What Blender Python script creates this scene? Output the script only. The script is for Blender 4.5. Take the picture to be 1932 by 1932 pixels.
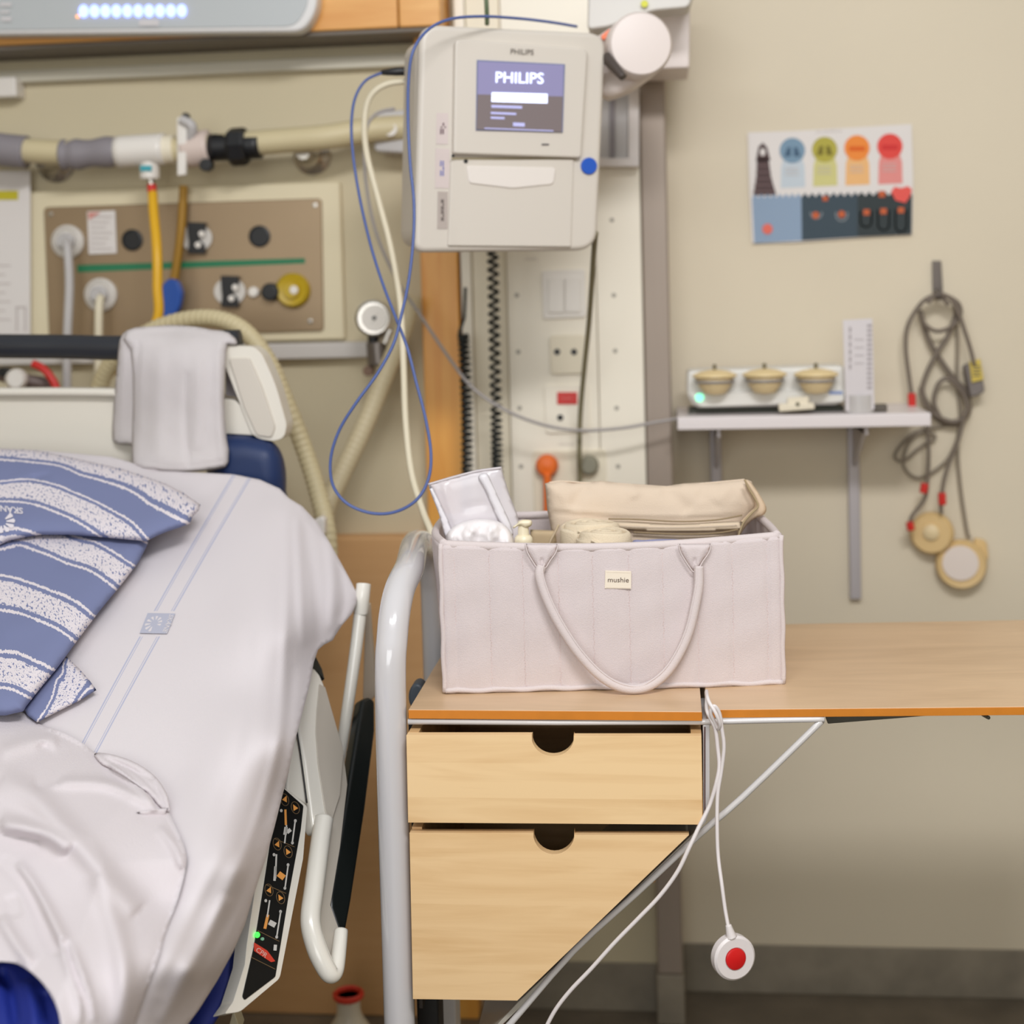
import bpy, bmesh, math, random
import numpy as np
from math import pi, sin, cos, tan, radians, hypot
from mathutils import Vector, Matrix
from mathutils.geometry import delaunay_2d_cdt
random.seed(7)
for o in list(bpy.data.objects): bpy.data.objects.remove(o)
SC = bpy.context.scene
COL = SC.collection
# ------------------------------------------------------------------ camera
F = 2780.0; TH = radians(3.0); RO = -radians(1.5); YAW = radians(6); HZ = 550
CY = HZ + F*tan(TH)
CAM = np.array([0, 0, 1.3])
MR = Matrix.Rotation(YAW, 3, 'Z') @ Matrix.Rotation(pi/2-TH, 3, 'X') @ Matrix.Rotation(RO, 3, 'Z')
MN = np.array(MR)
cd = bpy.data.cameras.new('camera'); co = bpy.data.objects.new('camera', cd); COL.objects.link(co)
co.matrix_world = Matrix.Translation((0, 0, 1.3)) @ MR.to_4x4()
cd.sensor_width = 35*1932/F; cd.sensor_height = cd.sensor_width; cd.lens = 35
cd.shift_y = (CY-966)/1932
cd.clip_start = 0.05
cd.dof.use_dof = True; cd.dof.focus_distance = 1.70; cd.dof.aperture_fstop = 2.0
SC.camera = co
# ------------------------------------------------------------------ world and light
w = bpy.data.worlds.new('world'); SC.world = w; w.use_nodes = True
w.node_tree.nodes['Background'].inputs[0].default_value = (0.96, 0.99, 1.0, 1)
w.node_tree.nodes['Background'].inputs[1].default_value = 0.46
def area(name, loc, target, sx, sy, power, col):
    l = bpy.data.lights.new(name, 'AREA'); l.shape = 'RECTANGLE'; l.size = sx; l.size_y = sy
    l.energy = power; l.color = col
    o = bpy.data.objects.new(name, l); COL.objects.link(o); o.location = loc
    o.rotation_euler = (Vector(target)-Vector(loc)).to_track_quat('-Z', 'Y').to_euler()
area('ceiling_light', (0.32, 0.18, 2.55), (0.1, 1.6, 0.9), 0.8, 0.25, 31, (0.98, 0.98, 1.0))
area('ceiling_light', (-0.55, 0.0, 2.55), (-0.1, 1.8, 0.9), 0.9, 0.25, 8, (0.97, 0.98, 1.0))  # second lamp added to lighten the left and soften the monitor's shadow
area('added_front_fill', (-0.35, -2.3, 1.65), (0.0, 2.5, 1.1), 2.6, 1.5, 54, (0.95, 0.985, 1.0))  # fill lamp added behind the camera to brighten upright surfaces
SC.view_settings.view_transform = 'Standard'; SC.view_settings.look = 'None'
SC.view_settings.exposure = 0.0; SC.view_settings.gamma = 1.0; SC.view_settings.use_curve_mapping = False

# ------------------------------------------------------------------ pixel -> world helpers
def dirs(px, py):
    px = np.asarray(px, float); py = np.asarray(py, float)
    v = np.stack([(px-966)/F, -(py-CY)/F, -np.ones_like(px)], -1)
    return v @ MN.T
def atY(px, py, Y):
    d = dirs(px, py); return CAM + d*(np.asarray(Y, float)/d[..., 1])[..., None]
def atZ(px, py, z):
    d = dirs(px, py); return CAM + d*((np.asarray(z, float)-1.3)/d[..., 2])[..., None]
def V(p): return Vector([float(a) for a in p])
def surfY(f):
    if callable(f): return lambda x, y, o=0.0: atY(x, y, np.asarray(f(x, y))-np.asarray(o))
    return lambda x, y, o=0.0: atY(x, y, np.full(np.shape(x), float(f))-np.asarray(o))
def surfP(P0, n):
    P0 = np.array(P0, float); n = np.array(n, float); n /= np.linalg.norm(n)
    def s(x, y, o=0.0):
        d = dirs(x, y); t = ((P0-CAM) @ n)/(d @ n)
        t = t - np.asarray(o)/np.linalg.norm(d, axis=-1)
        return CAM + d*t[..., None]
    return s
def depth_mm(p):                       # metres per pixel at a point
    return float(-((MN.T @ (np.array(p)-CAM))[2])/F)
def tps(samples):
    S = np.array(samples, float); X = S[:, :2]/1000; v = S[:, 2]; n = len(X)
    def U(r2): return np.where(r2 > 0, r2*np.log(np.maximum(r2, 1e-12)), 0)
    K = U(((X[:, None]-X[None])**2).sum(-1)); P = np.c_[np.ones(n), X]
    A = np.zeros((n+3, n+3)); A[:n, :n] = K+1e-6*np.eye(n); A[:n, n:] = P; A[n:, :n] = P.T
    wv = np.linalg.solve(A, np.r_[v, 0, 0, 0])
    def f(x, y):
        x = np.asarray(x, float)/1000; y = np.asarray(y, float)/1000
        r2 = (x[..., None]-X[:, 0])**2+(y[..., None]-X[:, 1])**2
        return U(r2)@wv[:n]+wv[n]+wv[n+1]*x+wv[n+2]*y
    return f
def segdist(x, y, poly, closed=False):
    P = np.array(poly, float); Q = np.roll(P, -1, 0) if closed else P[1:]
    A = P if closed else P[:-1]
    best = np.full(np.shape(x), 1e9)
    for a, b in zip(A, Q):
        ab = b-a; L = (ab@ab) or 1e-9
        t = np.clip(((x-a[0])*ab[0]+(y-a[1])*ab[1])/L, 0, 1)
        best = np.minimum(best, np.hypot(x-a[0]-t*ab[0], y-a[1]-t*ab[1]))
    return best
def crom(P, n=6, closed=False):
    P = [np.array(p, float) for p in P]; out = []
    m = len(P); rng = range(m) if closed else range(m-1)
    for i in rng:
        if closed: a, b, c, d = P[i-1], P[i], P[(i+1) % m], P[(i+2) % m]
        else: a, b, c, d = P[max(i-1, 0)], P[i], P[i+1], P[min(i+2, m-1)]
        for k in range(n):
            t = k/n
            out.append(.5*((2*b)+(c-a)*t+(2*a-5*b+4*c-d)*t*t+(3*b-a-3*c+d)*t**3))
    if not closed: out.append(P[-1])
    return np.array(out)
def roundpoly(P, r, n=5):
    P = [np.array(p, float) for p in P]; out = []; m = len(P)
    rs = r if isinstance(r, (list, tuple)) else [r]*m
    for i in range(m):
        a, b, c = P[i-1], P[i], P[(i+1) % m]; rr = rs[i]
        u = (a-b)/np.linalg.norm(a-b); v = (c-b)/np.linalg.norm(c-b)
        if rr <= 0: out.append(b); continue
        rr = min(rr, .45*np.linalg.norm(a-b), .45*np.linalg.norm(c-b))
        p, q = b+u*rr, b+v*rr
        for k in range(n+1):
            t = k/n; out.append((1-t)**2*p+2*t*(1-t)*b+t*t*q)
    return [tuple(p) for p in out]
def rect(x0, y0, x1, y1): return [(x0, y0), (x1, y0), (x1, y1), (x0, y1)]
def circ(cx, cy, rx, ry=None, n=28, rot=0):
    ry = ry or rx
    return [(cx+rx*cos(2*pi*k/n)*cos(rot)-ry*sin(2*pi*k/n)*sin(rot), cy+rx*cos(2*pi*k/n)*sin(rot)+ry*sin(2*pi*k/n)*cos(rot)) for k in range(n)]

# ------------------------------------------------------------------ materials
def lin(c):
    return tuple((a/255/12.92 if a/255 <= .04045 else ((a/255+.055)/1.055)**2.4) for a in c)+(1,)
MATS = {}
def mat(name, rgb, rough=.5, metal=0, var=0, vscale=8, bump=0, bscale=200, emit=0, spec=.5, coat=0, stretch=None, alpha=1, trans=0):
    if name in MATS: return MATS[name]
    m = bpy.data.materials.new(name); m.use_nodes = True; MATS[name] = m
    nt = m.node_tree; b = nt.nodes['Principled BSDF']
    b.inputs['Base Color'].default_value = lin(rgb); b.inputs['Roughness'].default_value = rough
    b.inputs['Metallic'].default_value = metal; b.inputs['Specular IOR Level'].default_value = spec
    b.inputs['Coat Weight'].default_value = coat
    b.inputs['Alpha'].default_value = alpha
    b.inputs['Transmission Weight'].default_value = trans
    if emit:
        b.inputs['Emission Color'].default_value = lin(rgb); b.inputs['Emission Strength'].default_value = emit
    if var or bump:
        tc = nt.nodes.new('ShaderNodeTexCoord'); mp = nt.nodes.new('ShaderNodeMapping')
        nt.links.new(tc.outputs['Object'], mp.inputs[0])
        if stretch: mp.inputs['Scale'].default_value = stretch
    if var:
        n = nt.nodes.new('ShaderNodeTexNoise'); n.inputs['Scale'].default_value = vscale; n.inputs['Detail'].default_value = 5
        nt.links.new(mp.outputs[0], n.inputs['Vector'])
        r = nt.nodes.new('ShaderNodeValToRGB'); L = lin(rgb)
        r.color_ramp.elements[0].position = .3; r.color_ramp.elements[1].position = .7
        r.color_ramp.elements[0].color = tuple(a*(1-var) for a in L[:3])+(1,)
        r.color_ramp.elements[1].color = tuple(min(1, a*(1+var)) for a in L[:3])+(1,)
        nt.links.new(n.outputs[0], r.inputs[0]); nt.links.new(r.outputs[0], b.inputs['Base Color'])
    if bump:
        n2 = nt.nodes.new('ShaderNodeTexNoise'); n2.inputs['Scale'].default_value = bscale; n2.inputs['Detail'].default_value = 3
        nt.links.new(mp.outputs[0], n2.inputs['Vector'])
        bp = nt.nodes.new('ShaderNodeBump'); bp.inputs['Strength'].default_value = bump; bp.inputs['Distance'].default_value = .002
        nt.links.new(n2.outputs[0], bp.inputs['Height']); nt.links.new(bp.outputs[0], b.inputs['Normal'])
    return m
def wood(name, c1, c2, rough=.42, planks=None, axis='X', coat=.15):
    m = bpy.data.materials.new(name); m.use_nodes = True; MATS[name] = m
    nt = m.node_tree; N = nt.nodes; Lk = nt.links; b = N['Principled BSDF']; b.inputs['Roughness'].default_value = rough
    b.inputs['Coat Weight'].default_value = coat; b.inputs['Coat Roughness'].default_value = .3
    tc = N.new('ShaderNodeTexCoord'); mp = N.new('ShaderNodeMapping'); Lk.new(tc.outputs['Object'], mp.inputs[0])
    mp.inputs['Scale'].default_value = {'X': (1.6, 9, 16), 'Z': (14, 9, 1.4)}[axis]
    n = N.new('ShaderNodeTexNoise'); n.inputs['Scale'].default_value = 2.2; n.inputs['Detail'].default_value = 4; n.inputs['Distortion'].default_value = 1.2
    Lk.new(mp.outputs[0], n.inputs['Vector'])
    mp2 = N.new('ShaderNodeMapping'); Lk.new(tc.outputs['Object'], mp2.inputs[0])
    mp2.inputs['Scale'].default_value = {'X': (12, 260, 260), 'Z': (260, 260, 12)}[axis]
    n2 = N.new('ShaderNodeTexNoise'); n2.inputs['Scale'].default_value = 1.0; n2.inputs['Detail'].default_value = 2
    Lk.new(mp2.outputs[0], n2.inputs['Vector'])
    ad = N.new('ShaderNodeMath'); ad.operation = 'MULTIPLY_ADD'; ad.inputs[1].default_value = .18
    Lk.new(n2.outputs[0], ad.inputs[0]); Lk.new(n.outputs[0], ad.inputs[2])
    last = ad.outputs[0]
    if planks:
        sp = N.new('ShaderNodeSeparateXYZ'); Lk.new(tc.outputs['Object'], sp.inputs[0])
        pr = N.new('ShaderNodeValToRGB'); pr.color_ramp.interpolation = 'CONSTANT'
        mr = N.new('ShaderNodeMapRange'); mr.inputs[1].default_value = planks[0]; mr.inputs[2].default_value = planks[1]
        Lk.new(sp.outputs['Z'], mr.inputs[0]); Lk.new(mr.outputs[0], pr.inputs[0])
        els = planks[2]
        while len(pr.color_ramp.elements) < len(els): pr.color_ramp.elements.new(.5)
        for e, (p, v) in zip(pr.color_ramp.elements, els): e.position = p; e.color = (v, v, v, 1)
        a2 = N.new('ShaderNodeMath'); a2.operation = 'ADD'; Lk.new(last, a2.inputs[0]); Lk.new(pr.outputs[0], a2.inputs[1]); last = a2.outputs[0]
    r = N.new('ShaderNodeValToRGB'); r.color_ramp.elements[0].position = .35; r.color_ramp.elements[1].position = .8
    r.color_ramp.elements[0].color = lin(c1); r.color_ramp.elements[1].color = lin(c2)
    Lk.new(last, r.inputs[0]); Lk.new(r.outputs[0], b.inputs['Base Color'])
    return m
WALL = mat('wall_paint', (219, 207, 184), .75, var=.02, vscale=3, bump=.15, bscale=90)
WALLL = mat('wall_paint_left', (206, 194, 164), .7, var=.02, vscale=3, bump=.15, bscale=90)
VINYL = mat('grey_vinyl', (138, 129, 114), .55, var=.18, vscale=14, bump=.1)
FLOORM = mat('floor_vinyl', (112, 102, 88), .45, var=.2, vscale=10)
STEEL = mat('brushed_steel', (158, 144, 132), .5, metal=.25, var=.05, vscale=30, stretch=(1, 1, .05))
PLATE = mat('anodised_plate', (156, 134, 106), .38, metal=.45, var=.04, vscale=4)
CREAM = mat('cream_enamel', (242, 234, 217), .4)
CREAM2 = mat('cream_plastic', (235, 225, 202), .45)
BEIGEP = mat('beige_plastic', (204, 190, 152), .5)
WHITEP = mat('white_plastic', (232, 226, 218), .35)
WHITEG = mat('white_gloss', (206, 203, 204), .18, coat=.6)
GREYP = mat('grey_plastic', (138, 132, 136), .6)
LGREY = mat('light_grey_plastic', (190, 186, 184), .45)
BLACK = mat('black_plastic', (22, 22, 24), .45)
BLACKR = mat('black_rubber', (24, 28, 27), .35)
NAVY = mat('navy_vinyl', (22, 44, 88), .5, var=.15, vscale=10)
ROYAL = mat('royal_blue_cloth', (26, 44, 136), .6, var=.15, vscale=8)
CABB = mat('blue_cable', (78, 96, 152), .45)
CABW = mat('cream_cable', (222, 212, 186), .5)
CABG = mat('grey_cable', (120, 112, 100), .5)
CABL = mat('lilac_grey_cable', (164, 158, 156), .5)
OLIVE = mat('olive_cable', (128, 120, 92), .5)
YEL = mat('yellow_hose', (222, 170, 26), .4)
DYEL = mat('ochre_hose', (160, 118, 24), .5)
RED = mat('red_plastic', (206, 38, 30), .4)
ORANGE = mat('orange_plastic', (238, 112, 30), .45)
TEAL = mat('teal_print', (60, 160, 172), .5)
GREEN = mat('green_stripe', (26, 118, 78), .5)
BLUEP = mat('blue_plastic', (36, 84, 172), .4)
CHROME = mat('chrome', (190, 184, 176), .25, metal=.9)
PAPER = mat('paper', (226, 220, 216), .8)
INK = mat('grey_ink', (96, 90, 92), .8)
FAINT = mat('faint_ink', (196, 186, 182), .8)
EDGE = mat('orange_edge', (202, 124, 34), .4, var=.04, vscale=60)
OAK = wood('oak_orange', (216, 150, 72), (232, 176, 100))
OAKV = wood('oak_orange_upright', (226, 152, 60), (240, 178, 86), axis='Z')
LAMIN = wood('laminate_top', (200, 168, 132), (217, 185, 148), rough=.38)
BIRCH = wood('birch_front_shallow', (222, 181, 128), (242, 208, 158), planks=(.55, .82, [(0, .0), (.659, .22), (.807, .10)]))
BIRCH2 = wood('birch_front_deep', (220, 178, 124), (240, 204, 154), planks=(.46, .69, [(0, .16), (.31, .06), (.48, .0), (.62, .13)]))
BIRCHI = wood('birch_inside', (200, 156, 104), (226, 186, 134))
WAINS = wood('wainscot_board', (210, 162, 110), (216, 170, 118), coat=.05, rough=.6)
BAGM = mat('pink_quilted_cotton', (212, 200, 199), .92, var=.015, vscale=40, bump=.35, bscale=900, spec=.2)
BAGS = mat('bag_piping', (213, 201, 199), .9, bump=.3, bscale=900, spec=.2)
TAN = mat('tan_cotton', (214, 195, 174), .9, bump=.3, bscale=700, spec=.2, var=.02)
CLOTH = mat('cream_cloth', (222, 206, 180), .95, bump=.5, bscale=800, spec=.2)
TOWEL = mat('towel_terry', (226, 219, 219), .98, bump=.9, bscale=1100, spec=.1)
SHEETC = (212, 205, 207)
BLANKET = mat('white_blanket', (210, 202, 204), .95, bump=.25, bscale=500, spec=.2)

# ------------------------------------------------------------------ mesh helpers
def link(name, me, m, parent=None, smooth=False):
    o = bpy.data.objects.new(name, me); COL.objects.link(o)
    if m is not None:
        for mm in (m if isinstance(m, (list, tuple)) else [m]): me.materials.append(mm)
    if smooth:
        for p in me.polygons: p.use_smooth = True
    if parent is not None:
        o.parent = parent
        if parent.type == 'EMPTY': o.matrix_parent_inverse = Matrix.Translation(parent.location).inverted()
    return o
def mesh(name, vs, fs, m, parent=None, smooth=False, bevel=0, seg=2):
    me = bpy.data.meshes.new(name); me.from_pydata([tuple(map(float, v)) for v in vs], [], fs)
    bm = bmesh.new(); bm.from_mesh(me); bmesh.ops.recalc_face_normals(bm, faces=bm.faces); bm.to_mesh(me); bm.free()
    o = link(name, me, m, parent, smooth)
    if bevel:
        md = o.modifiers.new('bevel', 'BEVEL'); md.width = bevel; md.segments = seg; md.limit_method = 'ANGLE'; md.angle_limit = radians(40)
        for p in me.polygons: p.use_smooth = True
        w2 = o.modifiers.new('wn', 'WEIGHTED_NORMAL'); w2.keep_sharp = False
    return o
def boxv(c, s, ax=None):
    ax = ax or (Vector((1, 0, 0)), Vector((0, 1, 0)), Vector((0, 0, 1)))
    return [V(c)+ax[0]*(i*s[0]/2)+ax[1]*(j*s[1]/2)+ax[2]*(k*s[2]/2) for i in (-1, 1) for j in (-1, 1) for k in (-1, 1)]
BF = [(0, 1, 3, 2), (4, 6, 7, 5), (0, 4, 5, 1), (2, 3, 7, 6), (0, 2, 6, 4), (1, 5, 7, 3)]
def box(name, lo, hi, m, parent=None, bevel=.001, seg=2):
    c = [(a+b)/2 for a, b in zip(lo, hi)]; s = [b-a for a, b in zip(lo, hi)]
    return mesh(name, boxv(c, s), BF, m, parent, bevel=bevel, seg=seg)
def obox(name, c, s, yaw, m, parent=None, bevel=.001, seg=2, tilt=0):
    R = Matrix.Rotation(yaw, 3, 'Z') @ Matrix.Rotation(tilt, 3, 'Y')
    return mesh(name, boxv(c, s, (R.col[0], R.col[1], R.col[2])), BF, m, parent, bevel=bevel, seg=seg)
def boxpx(name, x0, y0, x1, y1, Y, t, m, parent=None, bevel=.001, seg=2):
    c = atY((x0+x1)/2, (y0+y1)/2, Y); k = depth_mm(c)
    return mesh(name, boxv((c[0], c[1]+t/2, c[2]), ((x1-x0)*k, t, (y1-y0)*k)), BF, m, parent, bevel=bevel, seg=seg)
def tube(name, pts, r, m, parent=None, n=8, sub=6, closed=False, smoothpath=True, rfun=None, caps=True):
    P = crom(pts, sub, closed) if smoothpath else np.array([np.array(p, float) for p in pts])
    P = [V(p) for p in P]; k = len(P); vs = []; fs = []
    nrm = None
    for i in range(k):
        a = P[i-1] if (i or closed) else P[0]; b = P[(i+1) % k] if (i < k-1 or closed) else P[-1]
        t = (b-a).normalized()
        if nrm is None:
            nrm = t.orthogonal().normalized()
        else: nrm = (nrm-t*nrm.dot(t)).normalized()
        bn = t.cross(nrm); rr = rfun(i/(k-1)) if rfun else r
        for j in range(n):
            q = 2*pi*j/n; vs.append(P[i]+(nrm*cos(q)+bn*sin(q))*rr)
    for i in range(k if closed else k-1):
        for j in range(n):
            i2 = (i+1) % k
            fs.append((i*n+j, i*n+(j+1) % n, i2*n+(j+1) % n, i2*n+j))
    if not closed and caps: fs += [tuple(range(n))[::-1], tuple((k-1)*n+j for j in range(n))]
    return mesh(name, vs, fs, m, parent, smooth=True)
def pxtube(name, pts, r, m, parent=None, **k):
    return tube(name, [atY(x, y, Y) for x, y, Y in pts], r, m, parent, **k)
def lathe(name, prof, c, m, parent=None, axis=(0, 0, 1), n=32, bevel=0, smooth=True):
    ax = Vector(axis).normalized(); u = ax.orthogonal().normalized(); v = ax.cross(u); c = V(c)
    vs = []; fs = []; k = len(prof)
    for r, z in prof:
        for j in range(n):
            q = 2*pi*j/n; vs.append(c+ax*z+(u*cos(q)+v*sin(q))*r)
    for i in range(k-1):
        for j in range(n): fs.append((i*n+j, i*n+(j+1) % n, (i+1)*n+(j+1) % n, (i+1)*n+j))
    if prof[0][0] > 1e-6: fs.append(tuple(range(n))[::-1])
    if prof[-1][0] > 1e-6: fs.append(tuple((k-1)*n+j for j in range(n)))
    o = mesh(name, vs, fs, m, parent, smooth=smooth)
    if smooth:
        md = o.modifiers.new('es', 'EDGE_SPLIT'); md.split_angle = radians(40)
    return o
def plate(name, pts, surf, t, m, parent=None, bevel=.001, seg=2, off=0.0, back=None):
    """outline in pixels on surface `surf`, given thickness t (m) away from the camera"""
    P = np.array(pts, float); W = surf(P[:, 0], P[:, 1], off)
    n = np.zeros(3); c = W.mean(0)
    for i in range(len(W)): n += np.cross(W[i-1]-c, W[i]-c)
    n /= np.linalg.norm(n)
    if n@(c-CAM) < 0: n = -n
    if back is not None: n = np.array(back, float)/np.linalg.norm(back)
    k = len(W); vs = list(W)+[p+n*t for p in W]
    fs = [tuple(range(k)), tuple(range(2*k-1, k-1, -1))]+[(i, (i+1) % k, k+(i+1) % k, k+i) for i in range(k)]
    return mesh(name, vs, fs, m, parent, bevel=bevel, seg=seg)
def disc(name, px, py, rpx, surf, t, m, parent=None, off=0.0, ry=None, n=28, bevel=.001):
    return plate(name, circ(px, py, rpx, ry, n), surf, t, m, parent, off=off, bevel=bevel)
def decal(name, polys, surf, mats, parent=None, off=.0006):
    vs = []; fs = []; mi = []
    for pts, k in polys:
        P = np.array(pts, float); W = surf(P[:, 0], P[:, 1], off+.0005*k if len(polys) > 1 else off); b = len(vs)
        vs += list(W); fs.append(tuple(range(b, b+len(P)))); mi.append(k)
    me = bpy.data.meshes.new(name); me.from_pydata([tuple(map(float, v)) for v in vs], [], fs)
    o = link(name, me, mats, parent)
    if name == 'printed_lines': o['kind'] = 'stuff'
    for p, k in zip(me.polygons, mi): p.material_index = k
    return o
def textpx(name, s, x, y, size, surf, m, parent=None, rot=0, off=.0008, bold=0, sx=1.0, shear=0, flip=False):
    cu = bpy.data.curves.new(name, 'FONT'); cu.body = s; cu.size = 1; cu.offset = bold; cu.align_x = 'CENTER'; cu.align_y = 'CENTER'; cu.shear = shear
    cu.resolution_u = 3
    t = bpy.data.objects.new('t', cu); COL.objects.link(t); bpy.context.view_layer.update()
    me = bpy.data.meshes.new_from_object(t); bpy.data.objects.remove(t)
    n = len(me.vertices); a = np.zeros(n*3); me.vertices.foreach_get('co', a); a = a.reshape(-1, 3)
    u = a[:, 0]*size*sx; v = -a[:, 1]*size; R = radians(rot)
    W = surf(x+u*cos(R)-v*sin(R), y+u*sin(R)+v*cos(R), off)
    me.vertices.foreach_set('co', W.astype(float).ravel()); me.update(); me.materials.clear()
    return link(name, me, m, parent)
def patch(name, outline, surf, m, parent=None, sp=7, uv=None, bulge=0, bw=40, back=.8, thick=0, relief=None, smooth_out=True, rim=0.0):
    O = crom(outline, 4, True) if smooth_out else np.array(outline, float)
    out = []
    for i in range(len(O)):
        a, b = O[i], O[(i+1) % len(O)]; L = np.hypot(*(b-a)); k = max(1, int(round(L/sp)))
        out += [a+(b-a)*j/k for j in range(k)]
    out = np.array(out); nb = len(out)
    x0, y0 = out.min(0); x1, y1 = out.max(0)
    g = []
    yy = y0+sp/2; r = 0
    while yy < y1:
        xs = np.arange(x0+(sp/2 if r % 2 else 0), x1, sp); g += [(x, yy) for x in xs]; yy += sp*.87; r += 1
    g = np.array(g); d = segdist(g[:, 0], g[:, 1], out, True)
    g = g[d > sp*.55]
    pts = [Vector((float(a), float(b))) for a, b in np.vstack([out, g])]
    res = delaunay_2d_cdt(pts, [], [list(range(nb))], 1, 1e-4)
    P = np.array([(v.x, v.y) for v in res[0]]); T = [tuple(f) for f in res[2]]
    dd = segdist(P[:, 0], P[:, 1], out, True)
    rel = relief(P[:, 0], P[:, 1]) if relief else np.zeros(len(P))
    prof = np.sqrt(np.clip(1-(1-np.clip(dd/bw, 0, 1))**2, 0, 1))
    fr = surf(P[:, 0], P[:, 1], rel*(np.clip(dd/12, 0, 1) if bulge else 1)+bulge*prof)
    vs = list(fr); fs = list(T); UVP = list(P)
    if bulge:
        bk = surf(P[:, 0], P[:, 1], -bulge*back*prof); edge = dd < 1e-3
        idx = {}
        for i in range(len(P)):
            if edge[i]: idx[i] = i
            else: idx[i] = len(vs); vs.append(bk[i]); UVP.append(P[i])
        fs += [tuple(idx[i] for i in f[::-1]) for f in T]
    elif thick:
        nv_ = len(P); bk = surf(P[:, 0], P[:, 1], rel-thick); vs += list(bk); UVP += list(P)
        fs += [tuple(i+nv_ for i in f[::-1]) for f in T]
        cnt = {}
        for f in T:
            for a, b in zip(f, f[1:]+f[:1]): cnt[(a, b)] = 1
        fs += [(b, a, a+nv_, b+nv_) for (a, b) in cnt if (b, a) not in cnt]
    me = bpy.data.meshes.new(name); me.from_pydata([tuple(map(float, v)) for v in vs], [], fs)
    bm = bmesh.new(); bm.from_mesh(me); bmesh.ops.recalc_face_normals(bm, faces=bm.faces); bm.to_mesh(me); bm.free()
    if uv:
        U = np.array(UVP); uu, vv = uv(U[:, 0], U[:, 1]); lay = me.uv_layers.new(name='UVMap')
        li = np.zeros(len(me.loops), int); me.loops.foreach_get('vertex_index', li)
        lay.data.foreach_set('uv', np.stack([uu[li], vv[li]], -1).astype(float).ravel())
    o = link(name, me, m, parent, True)
    return o
def ridges(L):
    """list of (polyline px, width px, amplitude m); positive comes forward"""
    LL = [(crom(p, 6) if len(p) > 2 else np.array(p, float), wd, a) for p, wd, a in L]
    def f(x, y):
        z = np.zeros(np.shape(x))
        for p, wd, a in LL:
            A = p[:-1]; n_ = len(A); best = np.full(np.shape(x), 1e9); par = np.zeros(np.shape(x))
            for i in range(n_):
                ab = p[i+1]-p[i]; L = (ab@ab) or 1e-9
                t = np.clip(((x-p[i][0])*ab[0]+(y-p[i][1])*ab[1])/L, 0, 1)
                dd = np.hypot(x-p[i][0]-t*ab[0], y-p[i][1]-t*ab[1]); c = dd < best
                best = np.where(c, dd, best); par = np.where(c, (i+t)/n_, par)
            z = z+a*np.exp(-(best/wd)**2)*(1-(2*par-1)**4)**.7
        return z
    return f
def wav(x, y, s, seed):
    rs = np.random.RandomState(seed); z = 0
    for k in range(7):
        a = rs.uniform(0, 2*pi); f = s*rs.uniform(.5, 1.6); z = z+np.sin((x*cos(a)+y*sin(a))*f+rs.uniform(0, 6.3))/7
    return z
def tag(o, label, cat, group=None):
    o['label'] = label; o['category'] = cat
    if group: o['group'] = group
    return o
def thing(name, label, cat, loc, group=None):
    o = bpy.data.objects.new(name, None); COL.objects.link(o); o.location = tuple(map(float, loc)); o.empty_display_size = .05
    return tag(o, label, cat, group)
def struct(o): o['kind'] = 'structure'; return o
def mesh_join(name, parts, m, parent=None, bevel=0):
    vs = []; fs = []
    for v, f in parts:
        b = len(vs); vs += list(v); fs += [tuple(i+b for i in q) for q in f]
    return mesh(name, vs, fs, m, parent, bevel=bevel)

# ================================================================== SETTING
YL, YR = 2.60, 2.68            # left and right wall planes
XC = -0.012                    # where they step
struct(box('floor', (-2.6, -2.4, -.05), (2.4, 2.9, 0), FLOORM, bevel=0))
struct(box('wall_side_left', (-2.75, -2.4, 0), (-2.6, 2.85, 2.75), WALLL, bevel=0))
struct(box('wall_side_right', (2.4, -2.4, 0), (2.55, 2.85, 2.75), WALL, bevel=0))
struct(box('wall_front', (-2.75, -2.55, 0), (2.55, -2.4, 2.75), WALL, bevel=0))
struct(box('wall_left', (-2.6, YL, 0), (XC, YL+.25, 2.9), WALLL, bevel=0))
struct(box('wall_right', (XC+.0005, YR, 0), (2.4, YR+.17, 2.9), WALL, bevel=0))
struct(box('baseboard_left', (-.43, YL-.006, 0), (-.04, YL, .088), VINYL, bevel=.002))
struct(box('baseboard_right', (.009, YR-.006, 0), (2.4, YR, .09), VINYL, bevel=.002))
tr = struct(box('trim_1', (-.038, 2.55, .09), (.007, 2.68, 2.9), STEEL, bevel=.004))
box('corner_foot', (-.040, 2.547, 0), (.009, 2.68, .09), VINYL, tr, bevel=.003)
# wooden guard boards on the left wall
t = thing('wall_guard', 'orange oak wall guard with a long top rail and an upright behind the monitor', 'wood trim', (-.39, 2.58, 0))
box('top_rail', (-2.2, 2.475, 1.749), (-.438, YL, 1.92), OAK, t, bevel=.003)
box('rail_end', (-.436, 2.475, 1.749), (-.366, YL, 1.92), OAK, t, bevel=.003)
box('upright', (-.424, 2.55, .0), (-.358, YL, 1.7485), OAKV, t, bevel=.003)
box('rail_underside_shade', (-2.2, 2.482, 1.742), (-.37, YL, 1.7488), mat('underside_shade', (116, 108, 98), .6), t, bevel=.001)  # grey strip puts the shade under the rail into colour
struct(box('trim_2', (-2.2, 2.552, .0), (-.428, YL, .871), WAINS, bevel=.004))
tr = box('cable_channel', (-2.0, 2.578, 1.700), (-.43, YL, 1.722), mat('channel', (206, 200, 182), .4), bevel=.003)
tag(tr, 'thin cream channel running along the wall right under the oak rail', 'channel')
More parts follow.
